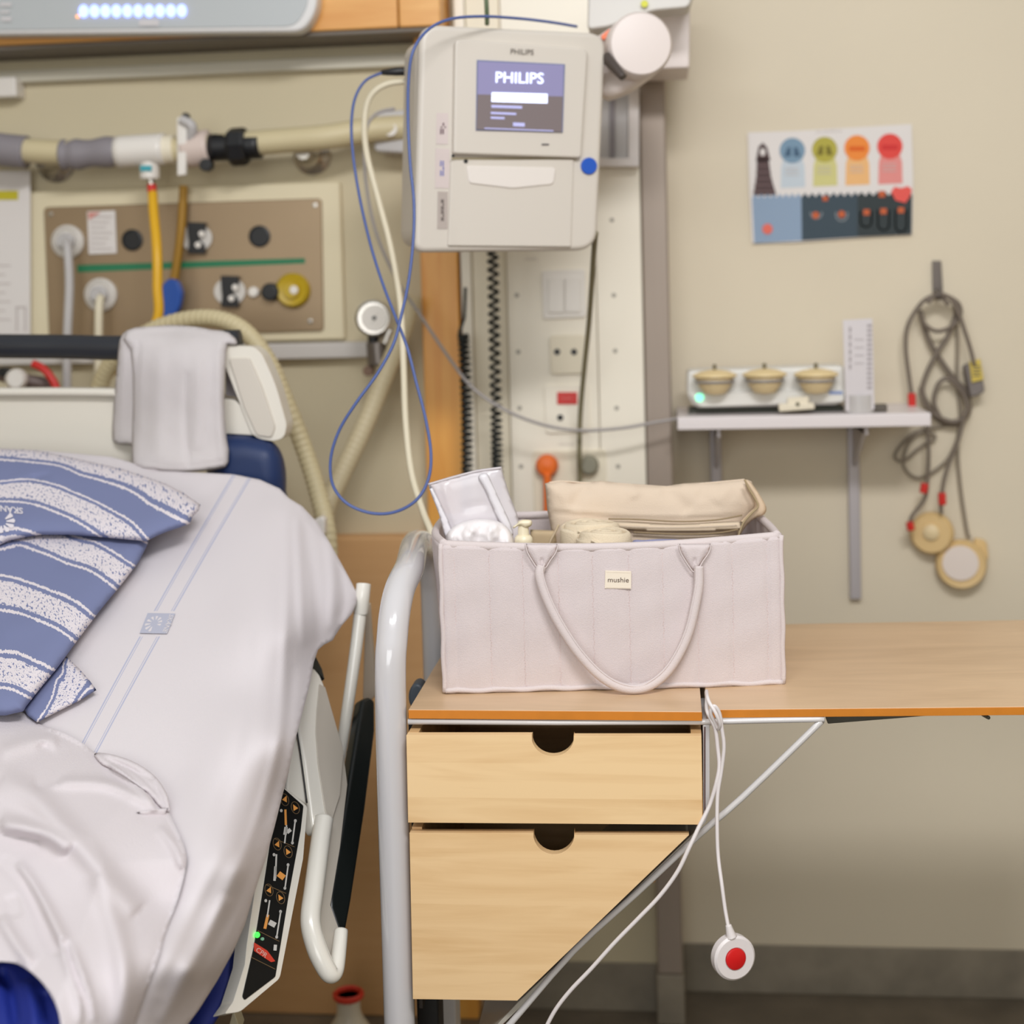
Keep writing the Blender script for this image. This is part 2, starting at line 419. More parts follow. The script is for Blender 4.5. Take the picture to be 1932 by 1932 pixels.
# bedhead control console
t = thing('bedhead_console', 'grey white wall console with a row of ten glowing blue lights at the top left', 'console', atY(300, 60, 2.44))
S = surfY(2.435)
plate('housing', roundpoly([(-260, -150), (606, -150), (597, 20), (572, 60), (-260, 68)], [0, 0, 30, 40, 0]), S, .04, mat('console_shell', (222, 220, 218), .35), t, bevel=.006, seg=3)
plate('front_panel', roundpoly([(-250, -150), (588, -150), (580, 15), (556, 50), (-250, 60)], [0, 0, 30, 40, 0]), S, .004, mat('console_face', (186, 190, 191), .3), t, off=.002)
LED = mat('blue_led', (140, 158, 255), emit=2.6)
for k in range(10):
    disc('indicator_light', 157+k*20.6, 21-k*.1, 8.5, S, .003, LED, t, off=.005, ry=12, n=18, bevel=0)
disc('indicator_light', 146, 31, 3, S, .002, mat('amber', (255, 170, 110), emit=1.5), t, off=.004, n=10, bevel=0)
decal('printed_caption', [(rect(262, 37, 300, 49), 0)], S, [mat('pale_print', (208, 204, 204), .6)], t, off=.0045)
decal('printed_caption', [(rect(0, 5, 22, 12), 0), (rect(0, 20, 18, 25), 0), (rect(2, 32, 22, 40), 0)], S, [mat('pale_print', (208, 204, 204), .6)], t, off=.0045)
o = boxpx('wall_socket', -70, 146, 32, 184, 2.56, .04, WHITEP, bevel=.004); tag(o, 'small white box on the wall at the left edge, under the oak rail', 'wall box')
# horizontal pipe / breathing tube assembly
t = thing('hose_assembly', 'horizontal pipe of grey, cream and black couplings along the wall above the gas panel', 'pipe', atY(300, 280, 2.5))
Y = 2.5
pxtube('pipe', [(-120, 268, Y), (60, 285, Y), (240, 290, Y), (400, 277, Y), (540, 265, Y), (620, 258, Y), (700, 245, Y+.02), (780, 240, Y+.04)], .0215, BEIGEP, t, n=20)
pxtube('grey_sleeve', [(-120, 265, Y), (0, 282, Y), (50, 287, Y)], .029, GREYP, t, n=20)
pxtube('grey_sleeve', [(118, 292, Y), (150, 291, Y), (225, 285, Y)], .0265, GREYP, t, n=20, rfun=lambda q: .0255+.002*sin(q*17))
pxtube('white_coupling', [(222, 287, Y), (312, 281, Y)], .0275, WHITEP, t, n=20)
pxtube('coupling_collar', [(308, 283, Y), (330, 281, Y)], .025, CREAM2, t, n=20)
pxtube('branch_fitting', [(282, 300, Y), (283, 338, Y)], .017, WHITEP, t, n=16)
plate('teal_mark', rect(264, 312, 286, 323), surfY(Y-.019), .002, TEAL, t)
pxtube('red_ring', [(286, 348, Y), (287, 364, Y)], .008, RED, t, n=12)
pxtube('hose_nipple', [(284, 336, Y), (286, 350, Y)], .007, CHROME, t, n=12)
plate('valve_plate', [(333, 222), (346, 218), (352, 240), (350, 330), (334, 332)], surfY(Y-.03), .012, WHITEP, t, bevel=.002)
pxtube('valve_body', [(348, 284, Y), (396, 278, Y)], .031, mat('valve_rose', (214, 196, 186), .4), t, n=18)
pxtube('valve_lever', [(342, 225, Y-.03), (362, 238, Y-.03), (358, 262, Y-.02)], .009, LGREY, t, n=8)
disc('valve_knob', 387, 311, 12, surfY(Y-.03), .02, BLACK, t, bevel=.002)
disc('valve_knob', 349, 219, 7, surfY(Y-.035), .012, mat('dark_knob', (70, 66, 60), .5), t, bevel=.002)
pxtube('black_connector', [(397, 279, Y), (492, 274, Y)], .0235, BLACK, t, n=20)
lathe('connector_collar', [(.030, -.016), (.033, -.01), (.033, .01), (.030, .016)], atY(450, 277, Y), BLACK, t, axis=(1, 0, .03), n=8, smooth=False)
for x, y in ((108, 318), (590, 303)):
    c = atY(x, y, YL)
    lathe('pipe_bracket', [(.034, 0), (.034, .006), (.02, .014), (.012, .03), (.012, .07), (0, .07)], (c[0], YL, c[2]+.008), CHROME, t, axis=(0, -1, 0))
# gas outlet panel
t = thing('gas_panel', 'brown metal medical gas panel with round outlets on the wall behind the bedhead', 'gas panel', atY(340, 500, 2.58))
S = surfY(2.578)
fx = box('surround', (atY(46, 500, 2.585)[0], 2.585, atY(340, 648, 2.585)[2]), (atY(646, 500, 2.585)[0], YL, atY(340, 352, 2.585)[2]), mat('panel_surround', (226, 214, 182), .5), t, bevel=.005)
plate('metal_plate', roundpoly([(82, 391), (606, 374), (610, 624), (92, 640)], 8), S, .006, PLATE, t, bevel=.002)
for x, y in ((95, 404), (594, 387), (585, 606), (340, 383)): disc('screw', x, y, 5, S, .002, CHROME, t, off=.002, n=10)
decal('green_stripe', [([(145, 500), (575, 487), (576, 497), (146, 514)], 0)], S, [GREEN], t)
RIM = mat('outlet_rim', (214, 208, 200), .4)
def outlet(x, y, hose=True):
    c = atY(x, y, 2.578)
    lathe('outlet_rim', [(.030, 0), (.030, .008), (.024, .012), (.024, .009), (.0, .009)], c, RIM, t, axis=(0, -1, 0))
    lathe('outlet_core', [(.016, .006), (.016, .018), (.010, .022), (.010, .03), (0, .03)], c, LGREY, t, axis=(0, -1, 0))
outlet(130, 456); outlet(192, 556)
for x, y in ((250, 453), (490, 446)):
    lathe('dark_opening', [(.0195, 0), (.0195, .003), (.0165, .004), (.0165, .001), (0, .001)], atY(x, y, 2.5775), BLACK, t, axis=(0, -1, 0))
def coupler(x, y):
    plate('coupler_plate', circ(x, y, 30, 26), S, .004, RIM, t, off=.006)
    plate('coupler_latch', [(x-17, y-30), (x+17, y-29), (x+16, y-12), (x+7, y-8), (x+3, y+2), (x+14, y+12), (x+17, y+30), (x-17, y+29), (x-14, y+10), (x-16, y-8)], S, .008, BLACK, t, off=.016)
    disc('coupler_pin', x+10, y-8, 6, S, .003, WHITEP, t, off=.018, n=12); disc('coupler_pin', x+3, y+13, 6, S, .003, WHITEP, t, off=.018, n=12)
coupler(370, 449); coupler(433, 550)
disc('white_stud', 477, 551, 10, S, .012, WHITEP, t, off=.012, bevel=.003)
disc('black_knob', 508, 551, 17, S, .02, BLACK, t, off=.02, bevel=.004)
c = atY(554, 548, 2.578)
lathe('yellow_dial', [(.031, 0), (.031, .01), (.026, .016), (.014, .013), (.014, .02), (0, .02)], c, mat('yellow_dial', (190, 160, 30), .4), t, axis=(0, -1, 0))
disc('dial_centre', 554, 547, 8, S, .003, WHITEP, t, off=.022)
pl = plate('label_card', [(164, 399), (217, 397), (220, 478), (167, 480)], S, .002, PAPER, t, off=.003)
decal('printed_lines', [(rect(170, 408+k*10, 212-(k % 3)*6, 410+k*10), 0) for k in range(7)]+[([(166, 401), (190, 400), (168, 415)], 1)], S, [FAINT, mat('rose_print', (214, 150, 140), .8)], t, off=.0045)
o = plate('blue_coupling', roundpoly([(306, 535), (320, 524), (335, 530), (343, 552), (338, 580), (326, 600), (322, 622), (300, 622), (300, 560)], 8), surfY(2.53), .02, BLUEP, None, bevel=.004)
tag(o, 'blue gas coupling beside the yellow hose on the gas panel', 'coupling')
o = pxtube('yellow_hose', [(288, 364, 2.5), (290, 400, 2.48), (296, 470, 2.45), (297, 540, 2.44), (294, 610, 2.44), (230, 680, 2.44), (190, 730, 2.44), (165, 820, 2.44)], .0085, YEL, n=12); tag(o, 'bright yellow gas hose hanging in front of the gas panel', 'hose')
o = pxtube('ochre_hose', [(346, 350, 2.56), (345, 383, 2.56), (341, 440, 2.555), (330, 520, 2.55), (320, 560, 2.545)], .0075, DYEL, n=10); tag(o, 'dull ochre hose behind the bright yellow hose on the gas panel', 'hose')
o = pxtube('white_hose', [(125, 456, 2.54), (128, 475, 2.53), (131, 540, 2.525), (127, 640, 2.52), (126, 740, 2.52), (126, 900, 2.52)], .008, LGREY, n=10); tag(o, 'pale hose dropping from the upper left gas outlet', 'hose')
o = pxtube('white_hose', [(190, 560, 2.54), (187, 580, 2.53), (186, 640, 2.525), (186, 740, 2.52), (186, 900, 2.52)], .0075, CABW, n=10); tag(o, 'cream hose dropping from the lower left gas outlet', 'hose')
t = thing('wall_notice', 'white notice sheet with a yellow stripe on the wall at the left edge', 'notice', atY(0, 480, 2.57))
plate('paper', rect(-150, 322, 57, 640), surfY(2.572), .002, PAPER, t)
decal('printed_lines', [(rect(-100, 360, 34, 377), 1)]+[(rect(-90, 500+k*17, 20-(k % 2)*10, 502+k*17), 0) for k in range(7)]+[(rect(30, 580, 33, 625), 0), (rect(46, 580, 49, 625), 0), (rect(30, 578, 49, 581), 0)], surfY(2.572), [FAINT, mat('yellow_marker', (196, 184, 40), .7)], t, off=.001)
# things behind the bedhead gap
t = thing('suction_valve', 'small grey and white valve seen in the gap under the dark bedhead rail', 'valve', atY(40, 712, 2.45))
lathe('valve_cap', [(.018, 0), (.018, .02), (.013, .026), (0, .026)], atY(33, 715, 2.45), WHITEP, t, axis=(.3, -1, 0))
pxtube('valve_stem', [(-40, 712, 2.46), (-5, 706, 2.46), (30, 715, 2.46), (75, 722, 2.47), (100, 730, 2.48)], .012, mat('valve_grey', (112, 96, 90), .45), t, n=10)
disc('valve_knob', 4, 702, 9, surfY(2.44), .02, BLACK, t)
o = pxtube('red_hose', [(62, 686, 2.44), (80, 695, 2.44), (96, 712, 2.44), (108, 740, 2.44), (112, 800, 2.44)], .007, RED, n=10); tag(o, 'short red hose curving in the gap under the dark bedhead rail', 'hose')
o = boxpx('equipment_rail', -200, 654, 740, 684, 2.57, .03, mat('rail_white', (206, 200, 194), .4), bevel=.003); tag(o, 'pale horizontal equipment rail on the wall behind the bedhead', 'rail')
# pressure gauge
t = thing('pressure_gauge', 'round dial gauge with chrome valve body clamped to the equipment rail', 'gauge', atY(708, 640, 2.52))
c = atY(706, 600, 2.50)
lathe('gauge_case', [(.029, .0), (.031, .012), (.031, .022), (.027, .024), (.027, .018), (0, .018)], c, CHROME, t, axis=(.12, -1, 0))
plate('dial_face', circ(706, 600, 25), surfY(2.4735), .001, WHITEP, t, bevel=0)
decal('needle', [([(706, 603), (700, 612), (714, 588)], 0), (circ(706, 600, 4, n=8), 0)], surfY(2.4725), [BLACK], t)
pxtube('valve_neck', [(704, 630, 2.52), (706, 660, 2.52)], .010, BLACK, t, n=10)
pxtube('valve_body', [(712, 645, 2.51), (716, 690, 2.51)], .020, mat('gunmetal', (120, 112, 106), .35, metal=.6), t, n=14)
pxtube('side_knob', [(738, 620, 2.50), (726, 650, 2.50)], .014, CHROME, t, n=12)
disc('hose_tail', 694, 700, 10, surfY(2.5), .02, mat('brown_fitting', (120, 92, 72), .5), t)
disc('hose_tail', 740, 698, 8, surfY(2.5), .02, GREYP, t)
# corrugated hose
def corr(name, pts, r, m, n=14, ribs=60, amp=.08):
    return pxtube(name, pts, r, m, n=n, sub=max(8, int(ribs*5/len(pts))), rfun=lambda q: r*(1+amp*sin(q*ribs*2*pi)))
o = corr('corrugated_hose', [(180, 760, 2.42), (200, 700, 2.40), (245, 650, 2.38), (310, 614, 2.36), (390, 600, 2.33), (455, 620, 2.31), (505, 680, 2.30), (540, 760, 2.30), (575, 850, 2.30), (600, 930, 2.28), (618, 1010, 2.25), (620, 1100, 2.25)], .0142, BEIGEP, ribs=80, amp=.05)
tag(o, 'cream ribbed hose arching over the bedhead behind the towel', 'hose')
o = corr('corrugated_hose', [(780, 560, 2.50), (757, 630, 2.50), (720, 725, 2.48), (680, 820, 2.46), (640, 905, 2.44), (612, 975, 2.42), (600, 1100, 2.42)], .016, mat('hose_cream', (206, 192, 158), .5), ribs=50, amp=.03)  # slightly paler beige than the ribbed hose
tag(o, 'cream hose slanting down behind the blue cable loop', 'hose')
# junction box left of monitor
t = thing('junction_box', 'cream wall outlet box partly hidden behind the left of the monitor', 'wall box', atY(740, 250, 2.55))
plate('cover', roundpoly([(704, 212), (790, 204), (790, 290), (706, 286)], 10), surfY(2.53), .07, LGREY, t, bevel=.004)
disc('socket_face', 742, 238, 20, surfY(2.525), .012, mat('greenish', (176, 184, 166), .4), t)
disc('plug', 736, 244, 13, surfY(2.51), .02, WHITEP, t)
# service panel (white technical column)
t = thing('service_panel', 'tall cream service panel with sockets and switches between the oak upright and steel post', 'service panel', (-.19, 2.57, 0))
X0, X1 = -.354, -.039
zs = atY(1000, 470, 2.545)[2]
xs = lambda px, py=700: float(atY(px, py, 2.545)[0])
box('left_strip', (X0, 2.553, .55), (xs(893), YL, 2.2), CREAM, t, bevel=.002)
box('cover_plate', (xs(894), 2.560, .55), (xs(958), YL, 2.2), CREAM2, t, bevel=.002)
box('cover_plate', (xs(960), 2.548, .55), (xs(1128), YL, 2.2), CREAM, t, bevel=.002)
box('cover_plate', (xs(1129), 2.548, .55), (X1, YL, 2.2), CREAM, t, bevel=.002)
S = surfY(2.548)
for x0, ys in ((975, (557, 664, 770, 880)), (1158, (415, 557, 662, 770, 880))):
    for i, y in enumerate(ys): disc('screw', x0+(y-557)*.025, y, 4.5, S, .0015, mat('screw_grey', (166, 160, 148), .4), t, off=.001, n=10)
sw = plate('switch_plate', roundpoly([(1022, 511), (1104, 508), (1106, 598), (1025, 602)], 6), S, .006, WHITEP, t, off=.006)
plate('rocker', rect(1034, 525, 1064, 590), S, .004, WHITEP, sw, off=.010); plate('rocker', rect(1066, 525, 1096, 589), S, .004, WHITEP, sw, off=.010)
sw = plate('socket_plate', roundpoly([(1036, 634), (1104, 632), (1106, 704), (1040, 706)], 7), S, .006, CREAM2, t, off=.008)
for x in (1051, 1083): disc('pin_hole', x, 664, 6, S, .001, BLACK, sw, off=.009, n=14, bevel=0)
sw = plate('alarm_plate', roundpoly([(1026, 728), (1108, 726), (1112, 815), (1030, 818)], 7), S, .005, CREAM, t, off=.005)
plate('red_sign', rect(1051, 740, 1089, 763), S, .003, RED, sw, off=.008)
textpx('sign_lettering', '=-=-', 1070, 752, 11, S, mat('pale_red', (230, 140, 130), .6), sw, off=.0095)
disc('pin_hole', 1057, 788, 6, S, .001, BLACK, sw, off=.006, n=14, bevel=0)
textpx('caption', '-=-=-=', 1068, 838, 11, S, FAINT, t, off=.001)
textpx('caption', '-=-=-', 1002, 489, 12, S, FAINT, t, off=.001)
sw = plate('outlet_plate', roundpoly([(1004, 852), (1142, 848), (1146, 965), (1008, 968)], 8), S, .005, CREAM2, t, off=.004)
t2 = thing('orange_plug', 'round orange plug with an orange cord in the lower socket of the service panel', 'plug', atY(1033, 877, 2.52))
lathe('plug_head', [(.0, .0), (.014, 0), (.0195, .008), (.0195, .018), (.014, .026), (0, .028)], atY(1033, 877, 2.545), ORANGE, t2, axis=(0, -1, 0))
pxtube('cord', [(1032, 893, 2.52), (1033, 930, 2.52), (1033, 980, 2.52), (1033, 1060, 2.52)], .0068, ORANGE, t2)
t2 = thing('grey_plug', 'round grey plug beside the orange plug on the service panel', 'plug', atY(1112, 877, 2.52))
lathe('plug_head', [(0, 0), (.0165, 0), (.0165, .018), (.012, .024), (0, .024)], atY(1112, 876, 2.545), mat('khaki_grey', (140, 136, 118), .5), t2, axis=(0, -1, 0))
t2 = thing('chart_holder', 'metal framed wall holder behind the right side of the monitor', 'holder', atY(1175, 240, 2.53))
plate('back_plate', rect(1120, 170, 1204, 312), surfY(2.535), .012, LGREY, t2)
plate('side_flange', rect(1186, 165, 1206, 314), surfY(2.52), .02, mat('holder_white', (220, 212, 208), .35), t2)
plate('bottom_lip', rect(1120, 298, 1206, 314), surfY(2.515), .02, mat('holder_white', (220, 212, 208), .35), t2)
plate('slot', rect(1150, 175, 1160, 297), surfY(2.530), .004, GREYP, t2)
# coiled black cords
def coil(pts, turns, R, r, tail, label):
    P = crom(pts, 40); L = len(P)-1; vs = []
    n = turns*10
    for i in range(n+1):
        q = i/n*L; a = int(min(q, L-1)); p = P[a]+(P[a+1]-P[a])*(q-a); c = atY(*p)
        an = i/10*2*pi
        vs.append(c+np.array([cos(an)*R, sin(an)*R, 0]))
    ext = [atY(*p) for p in tail] if tail else []
    return tube('coiled_cord', ext+vs if ext else vs, r, BLACKR, n=6, smoothpath=False)
o = coil([(874, 632, 2.48), (880, 760, 2.48), (881, 900, 2.48), (878, 1010, 2.45)], 36, .0078, .0030, [(878, 542, 2.48), (877, 575, 2.48), (876, 600, 2.48), (868, 622, 2.48), (866, 632, 2.48), (870, 637, 2.475)], '')
tag(o, 'black coiled cord with a straight upper lead, next to the oak upright', 'cord')
o = coil([(929, 440, 2.47), (932, 600, 2.47), (936, 780, 2.47), (938, 900, 2.47), (940, 1000, 2.45)], 44, .0078, .0030, None, '')
tag(o, 'black coiled cord hanging from under the centre of the monitor', 'cord')
# ------------------------------------------------------------------ monitor
MC = atY(960, 260, 2.12); ma = radians(6+18)
MX = np.array([cos(ma), sin(ma), 0]); MNn = np.array([sin(ma), -cos(ma), 0])
S = surfP(MC, MNn); BK = -MNn
t = thing('patient_monitor', 'cream wall monitor with a lit screen hanging over the caddy bag', 'monitor', MC+BK*.06-np.array([0, 0, .17]))
HOUS = mat('monitor_shell', (208, 200, 189), .4); HOUS2 = mat('monitor_side', (200, 191, 178), .45)
plate('rear_housing', roundpoly([(786, 66), (1136, 80), (1122, 462), (778, 465)], 34), S, .075, HOUS2, t, bevel=.006, seg=3, off=-.024, back=BK)
plate('front_housing', roundpoly([(794, 45), (1145, 62), (1127, 472), (782, 476)], [36, 36, 40, 22], 8), S, .024, HOUS, t, bevel=.008, seg=4, back=BK)
bz = plate('display_module', roundpoly([(859, 73), (1110, 92), (1097, 298), (856, 290)], [12, 14, 6, 6]), S, .014, HOUS, t, bevel=.004, seg=3, off=.012, back=BK)
S2 = surfP(MC+MNn*.012, MNn)
sc = plate('screen', [(900, 113), (1066, 121), (1062, 250), (898, 246)], S2, .002, mat('screen_border', (120, 126, 160), .3), bz, off=.001, back=BK, bevel=0)
SCU = mat('screen_upper', (112, 108, 140), emit=.75); SCL = mat('screen_lower', (96, 86, 86), emit=.7); SCW = mat('screen_white', (214, 222, 255), emit=1.2); SCG = mat('screen_text', (150, 150, 190), emit=.9)
decal('screen_image', [([(902, 116), (1063, 123), (1062, 182), (901, 178)], 0), ([(901, 178), (1062, 182), (1060, 249), (899, 244)], 1), ([(928, 174), (1033, 177), (1033, 195), (927, 192)], 2),
      ([(927, 198), (985, 200), (985, 205), (927, 203)], 3), ([(926, 211), (974, 213), (974, 217), (926, 215)], 3), ([(926, 220), (952, 221), (952, 225), (926, 224)], 3), ([(968, 231), (990, 232), (990, 239), (968, 238)], 3),
      ([(914, 241), (1044, 246), (1044, 248), (914, 243)], 3)], S2, [SCU, SCL, SCW, SCG], sc, off=.002)
textpx('screen_lettering', 'PHILIPS', 980, 148, 29, S2, SCW, sc, rot=1.5, off=.004, bold=.012, sx=1.0)
textpx('badge_lettering', 'PHILIPS', 985, 98, 14, S2, mat('badge_grey', (120, 112, 104), .6), bz, rot=2.5, off=.0015, bold=.01)
decal('small_mark', [(rect(1022, 271, 1036, 274), 0)], S2, [INK], bz)
plate('paper_drawer', roundpoly([(851, 303), (1083, 300), (1078, 466), (845, 464)], 4), S, .01, HOUS, t, bevel=.002, off=.004, back=BK)
plate('drawer_grip', roundpoly([(880, 312), (1050, 316), (1045, 348), (968, 356), (885, 346)], 8), S, .004, mat('grip_pale', (224, 216, 208), .45), t, bevel=.002, off=.0065, back=BK)  # grip a little paler than the monitor housing
plate('drawer_gap', rect(852, 297, 1088, 301), S, .002, mat('gap_brown', (150, 138, 110), .6), t, off=.001, back=BK, bevel=0)
disc('latch_hole', 879, 304, 4, S, .001, BLACK, t, off=.0052, n=12, bevel=0)
disc('latch_hole', 855, 294, 3, S2, .001, BLACK, t, off=.001, n=12, bevel=0)
disc('start_button', 1112, 313, 15, S, .006, mat('button_blue', (28, 84, 184), .4), t, off=.004, ry=16)
for (x0, y0, x1, y1, lb, cm) in ((824, 213, 846, 272, '=:-', mat('dark_rose', (92, 60, 72), .7)), (822, 280, 848, 355, '=-=', mat('blue_print', (110, 116, 176), .7)), (826, 361, 845, 432, '=-==-=', mat('brown_print', (66, 54, 50), .7))):
    st = plate('sticker', [(x0, y0), (x1, y0+1), (x1-1, y1), (x0-1, y1)], S, .0006, mat('sticker_pale', (206, 192, 188), .6) if y0 < 360 else mat('sticker_grey', (176, 164, 156), .6), t, off=.0008, back=BK, bevel=0)
    textpx('sticker_lettering', lb, (x0+x1)/2, (y0+y1)/2, 20 if y0 < 360 else 14, S, cm, st, rot=-90, off=.0014, bold=.02)
o = pxtube('mains_lead', [(914, -60, 2.15), (918, 10, 2.15), (919, 46, 2.17)], .0034, mat('green_lead', (96, 112, 84), .5)); tag(o, 'thin dark green lead running up from the top of the monitor', 'cable')
o = pxtube('olive_cable', [(1124, 440, 2.18), (1121, 470, 2.22), (1112, 600, 2.36), (1102, 700, 2.44), (1095, 780, 2.49), (1093, 860, 2.5), (1094, 900, 2.52), (1095, 1000, 2.52)], .0042, OLIVE); tag(o, 'olive cable dropping from the monitor in front of the service panel', 'cable')
# monitor arm
t = thing('monitor_arm', 'white jointed wall arm with a round hub holding the monitor', 'arm', atY(1205, 90, 2.35))
ARM = mat('arm_white', (226, 214, 208), .4)
Sx = surfY(2.20)
c = atY(1208, 84, 2.20)
lathe('round_hub', [(.044, .06), (.048, .055), (.048, .0), (.044, -.006), (.02, -.008), (0, -.008)], c, ARM, t, axis=(-.22, 1, 0), n=40)
plate('knuckle', roundpoly([(1120, 72), (1156, 46), (1205, 36), (1262, 84), (1240, 132), (1188, 170), (1140, 188), (1110, 150)], 16), surfY(2.235), .05, ARM, t, bevel=.01, seg=3)
plate('upper_arm', roundpoly([(1110, -40), (1316, -40), (1300, 14), (1232, 20), (1150, 50), (1108, 56)], 10), surfY(2.27), .07, mat('arm_grey', (208, 204, 198), .45), t, bevel=.006)
plate('wall_mount', roundpoly([(1192, -60), (1303, -60), (1301, 128), (1196, 132)], 6), surfY(2.40), .14, ARM, t, bevel=.005)
plate('orange_tab', [(1133, 68), (1150, 54), (1158, 60), (1138, 76)], surfY(2.225), .01, mat('salmon', (240, 120, 76), .5), t)
pxtube('clamp_lever', [(1143, 108, 2.19), (1158, 125, 2.18), (1176, 146, 2.17)], .006, mat('dark_lever', (70, 60, 54), .4), t, rfun=lambda q: .009-.003*q)
disc('yellow_dot', 1216, 7, 7, surfY(2.265), .002, mat('lime', (206, 206, 50), .5), t, off=.003)
# cables near the monitor
o = thing('blue_cable', 'thin blue cable looped in a figure eight left of the monitor', 'cable', atY(720, 960, 2.0))
bp = [(1088, 50, 2.20), (1040, 42, 2.16), (980, 35, 2.12), (910, 31, 2.07), (850, 36, 2.03), (808, 56, 2.0), (780, 95, 1.98), (771, 150, 1.98), (770, 230, 1.98), (774, 310, 1.97), (781, 380, 1.96), (780, 450, 1.95), (771, 530, 1.94), (756, 600, 1.93), (742, 650, 1.92), (712, 705, 1.91), (672, 760, 1.90), (640, 812, 1.90), (624, 865, 1.9), (628, 915, 1.9), (655, 950, 1.9), (700, 968, 1.9), (745, 966, 1.9), (785, 944, 1.9), (808, 905, 1.91), (813, 855, 1.92), (803, 790, 1.93), (785, 720, 1.94), (768, 655, 1.95), (745, 595, 1.97), (722, 535, 2.0), (700, 465, 2.03), (680, 380, 2.06), (667, 300, 2.08), (663, 235, 2.1), (670, 185, 2.12), (690, 152, 2.14), (722, 137, 2.16)]
pxtube('lead', bp, .0021, CABB, o, n=8)
pxtube('black_plug', [(720, 137, 2.16), (748, 135, 2.16), (790, 134, 2.17)], .006, BLACK, o, rfun=lambda q: .0035+.003*min(1, q*2))
o = pxtube('cream_cable', [(790, 153, 2.17), (735, 157, 2.17), (700, 180, 2.17), (688, 225, 2.17), (692, 290, 2.17), (715, 380, 2.16), (738, 470, 2.15), (755, 570, 2.14), (761, 680, 2.12), (765, 790, 2.10), (776, 890, 2.07), (798, 965, 2.03), (815, 1010, 2.0), (828, 1080, 2.0)], .0048, CABW); tag(o, 'thick cream cable hanging from the monitor down behind the bag', 'cable')
o = pxtube('grey_cable', [(745, 205, 2.4), (710, 215, 2.4), (690, 250, 2.4), (690, 340, 2.4), (710, 440, 2.4), (750, 530, 2.42), (790, 590, 2.44), (840, 665, 2.44), (890, 730, 2.44), (950, 772, 2.44), (1020, 800, 2.45), (1090, 812, 2.46), (1170, 808, 2.47), (1240, 796, 2.48), (1275, 790, 2.49), (1330, 778, 2.55)], .0028, CABL); tag(o, 'thin pale grey cable sagging across the service panel to the wall shelf', 'cable')
# ================================================================== RIGHT WALL
S = surfY(2.674)
t = thing('poster', 'colourful infographic poster with four coloured badges on the wall at upper right', 'poster', atY(1565, 350, 2.676))
plate('paper', [(1411, 250), (1500, 247), (1720, 234), (1723, 340), (1721, 443), (1640, 447), (1500, 457), (1419, 459), (1414, 360)], S, .0015, PAPER, t, bevel=0)
def pill(cx, cy, w_, y1, slant=-.03):
    return [(cx-w_, cy), (cx-w_*.7, cy-w_), (cx+w_*.7, cy-w_), (cx+w_, cy), (cx+w_+1, y1), (cx-w_-1, y1+2)]
C_ = lambda n, rgb: mat(n, rgb, .8)
for (cx, cy, deep, pale, y1) in ((1495, 284, C_('p_blue', (122, 150, 172)), C_('p_blue2', (196, 206, 214)), 353), (1556, 282, C_('p_olive', (178, 168, 72)), C_('p_olive2', (208, 202, 136)), 350),
                            (1617, 279, C_('p_orange', (238, 140, 60)), C_('p_orange2', (236, 184, 124)), 348), (1679, 276, C_('p_red', (226, 74, 66)), C_('p_red2', (226, 144, 138)), 346)):
    decal('printed_badge', [(pill(cx+1, cy+30, 22, y1), 0), (circ(cx, cy, 24), 1)], S, [pale, deep], t, off=.0004)
DKB = [C_('p_dark1', (70, 96, 120)), C_('p_dark2', (120, 110, 40)), C_('p_dark3', (222, 100, 30)), C_('p_dark4', (208, 50, 50))]
for k, cx in enumerate((1495, 1556, 1617, 1679)):
    y = 287-k*2.5
    decal('badge_symbol', [([(cx-15, y+8), (cx-10, y-8), (cx-3, y-10), (cx-3, y+8)], 0), ([(cx+3, y+8), (cx+3, y-10), (cx+10, y-8), (cx+15, y+8)], 0)] if k < 2 else [(rect(cx-15, y-6, cx+15, y+3), 0)], S, [DKB[k]], t, off=.0012)
    decal('printed_lines', [(rect(cx-14, y+30+j*6, cx+12, y+31.5+j*6), 0) for j in range(3)], S, [FAINT], t, off=.0012)
tw = decal('printed_tower', [([(1428, 300), (1450, 299), (1455, 335), (1465, 368), (1421, 369), (1427, 335)], 0), ([(1431, 277), (1439, 269), (1447, 277), (1454, 303), (1426, 304)], 0), (circ(1439, 287, 5, 7), 1)]
      + [(rect(1427-k*1.6, 312+k*12, 1453+k*2, 314+k*12), 2) for k in range(5)], S, [C_('p_brown', (84, 66, 66)), PAPER, C_('p_brown2', (122, 100, 100))], t, off=.0004)
zz = [(1419, 370), (1512, 367)]; 
def zig(x0, x1, y, m=8):
    return [(x0+(x1-x0)*k/(2*m), y+(-4 if k % 2 else 4)-(x0+(x1-x0)*k/(2*m)-1419)*.02) for k in range(2*m+1)]
NVY = C_('p_navy', (62, 76, 86)); NVY2 = C_('p_navy2', (52, 60, 62)); LBL = C_('p_light', (142, 162, 186))
decal('printed_field', [(zig(1419, 1512, 370)+[(1513, 454), (1423, 459)], 0), (zig(1512, 1620, 370)+[(1620, 447), (1513, 454)], 1), (zig(1618, 1721, 370, 7)+[(1720, 442), (1618, 447)], 2)], S, [LBL, NVY, NVY2], t, off=.0006)
SAL = C_('p_salmon', (226, 112, 96)); OCH = C_('p_ochre', (196, 96, 56)); GRY = C_('p_grey', (128, 134, 138))
decal('printed_marks', [(circ(1448, 432, 10, n=12), 0), (circ(1539, 406, 7, n=8), 1), (circ(1588, 404, 7, n=8), 1), (rect(1629, 395, 1641, 406), 1), (rect(1661, 393, 1673, 404), 1), (rect(1694, 391, 1706, 402), 1), (rect(1552, 370, 1562, 379), 1), (rect(1658, 360, 1670, 372), 1)], S, [SAL, OCH], t, off=.0022)
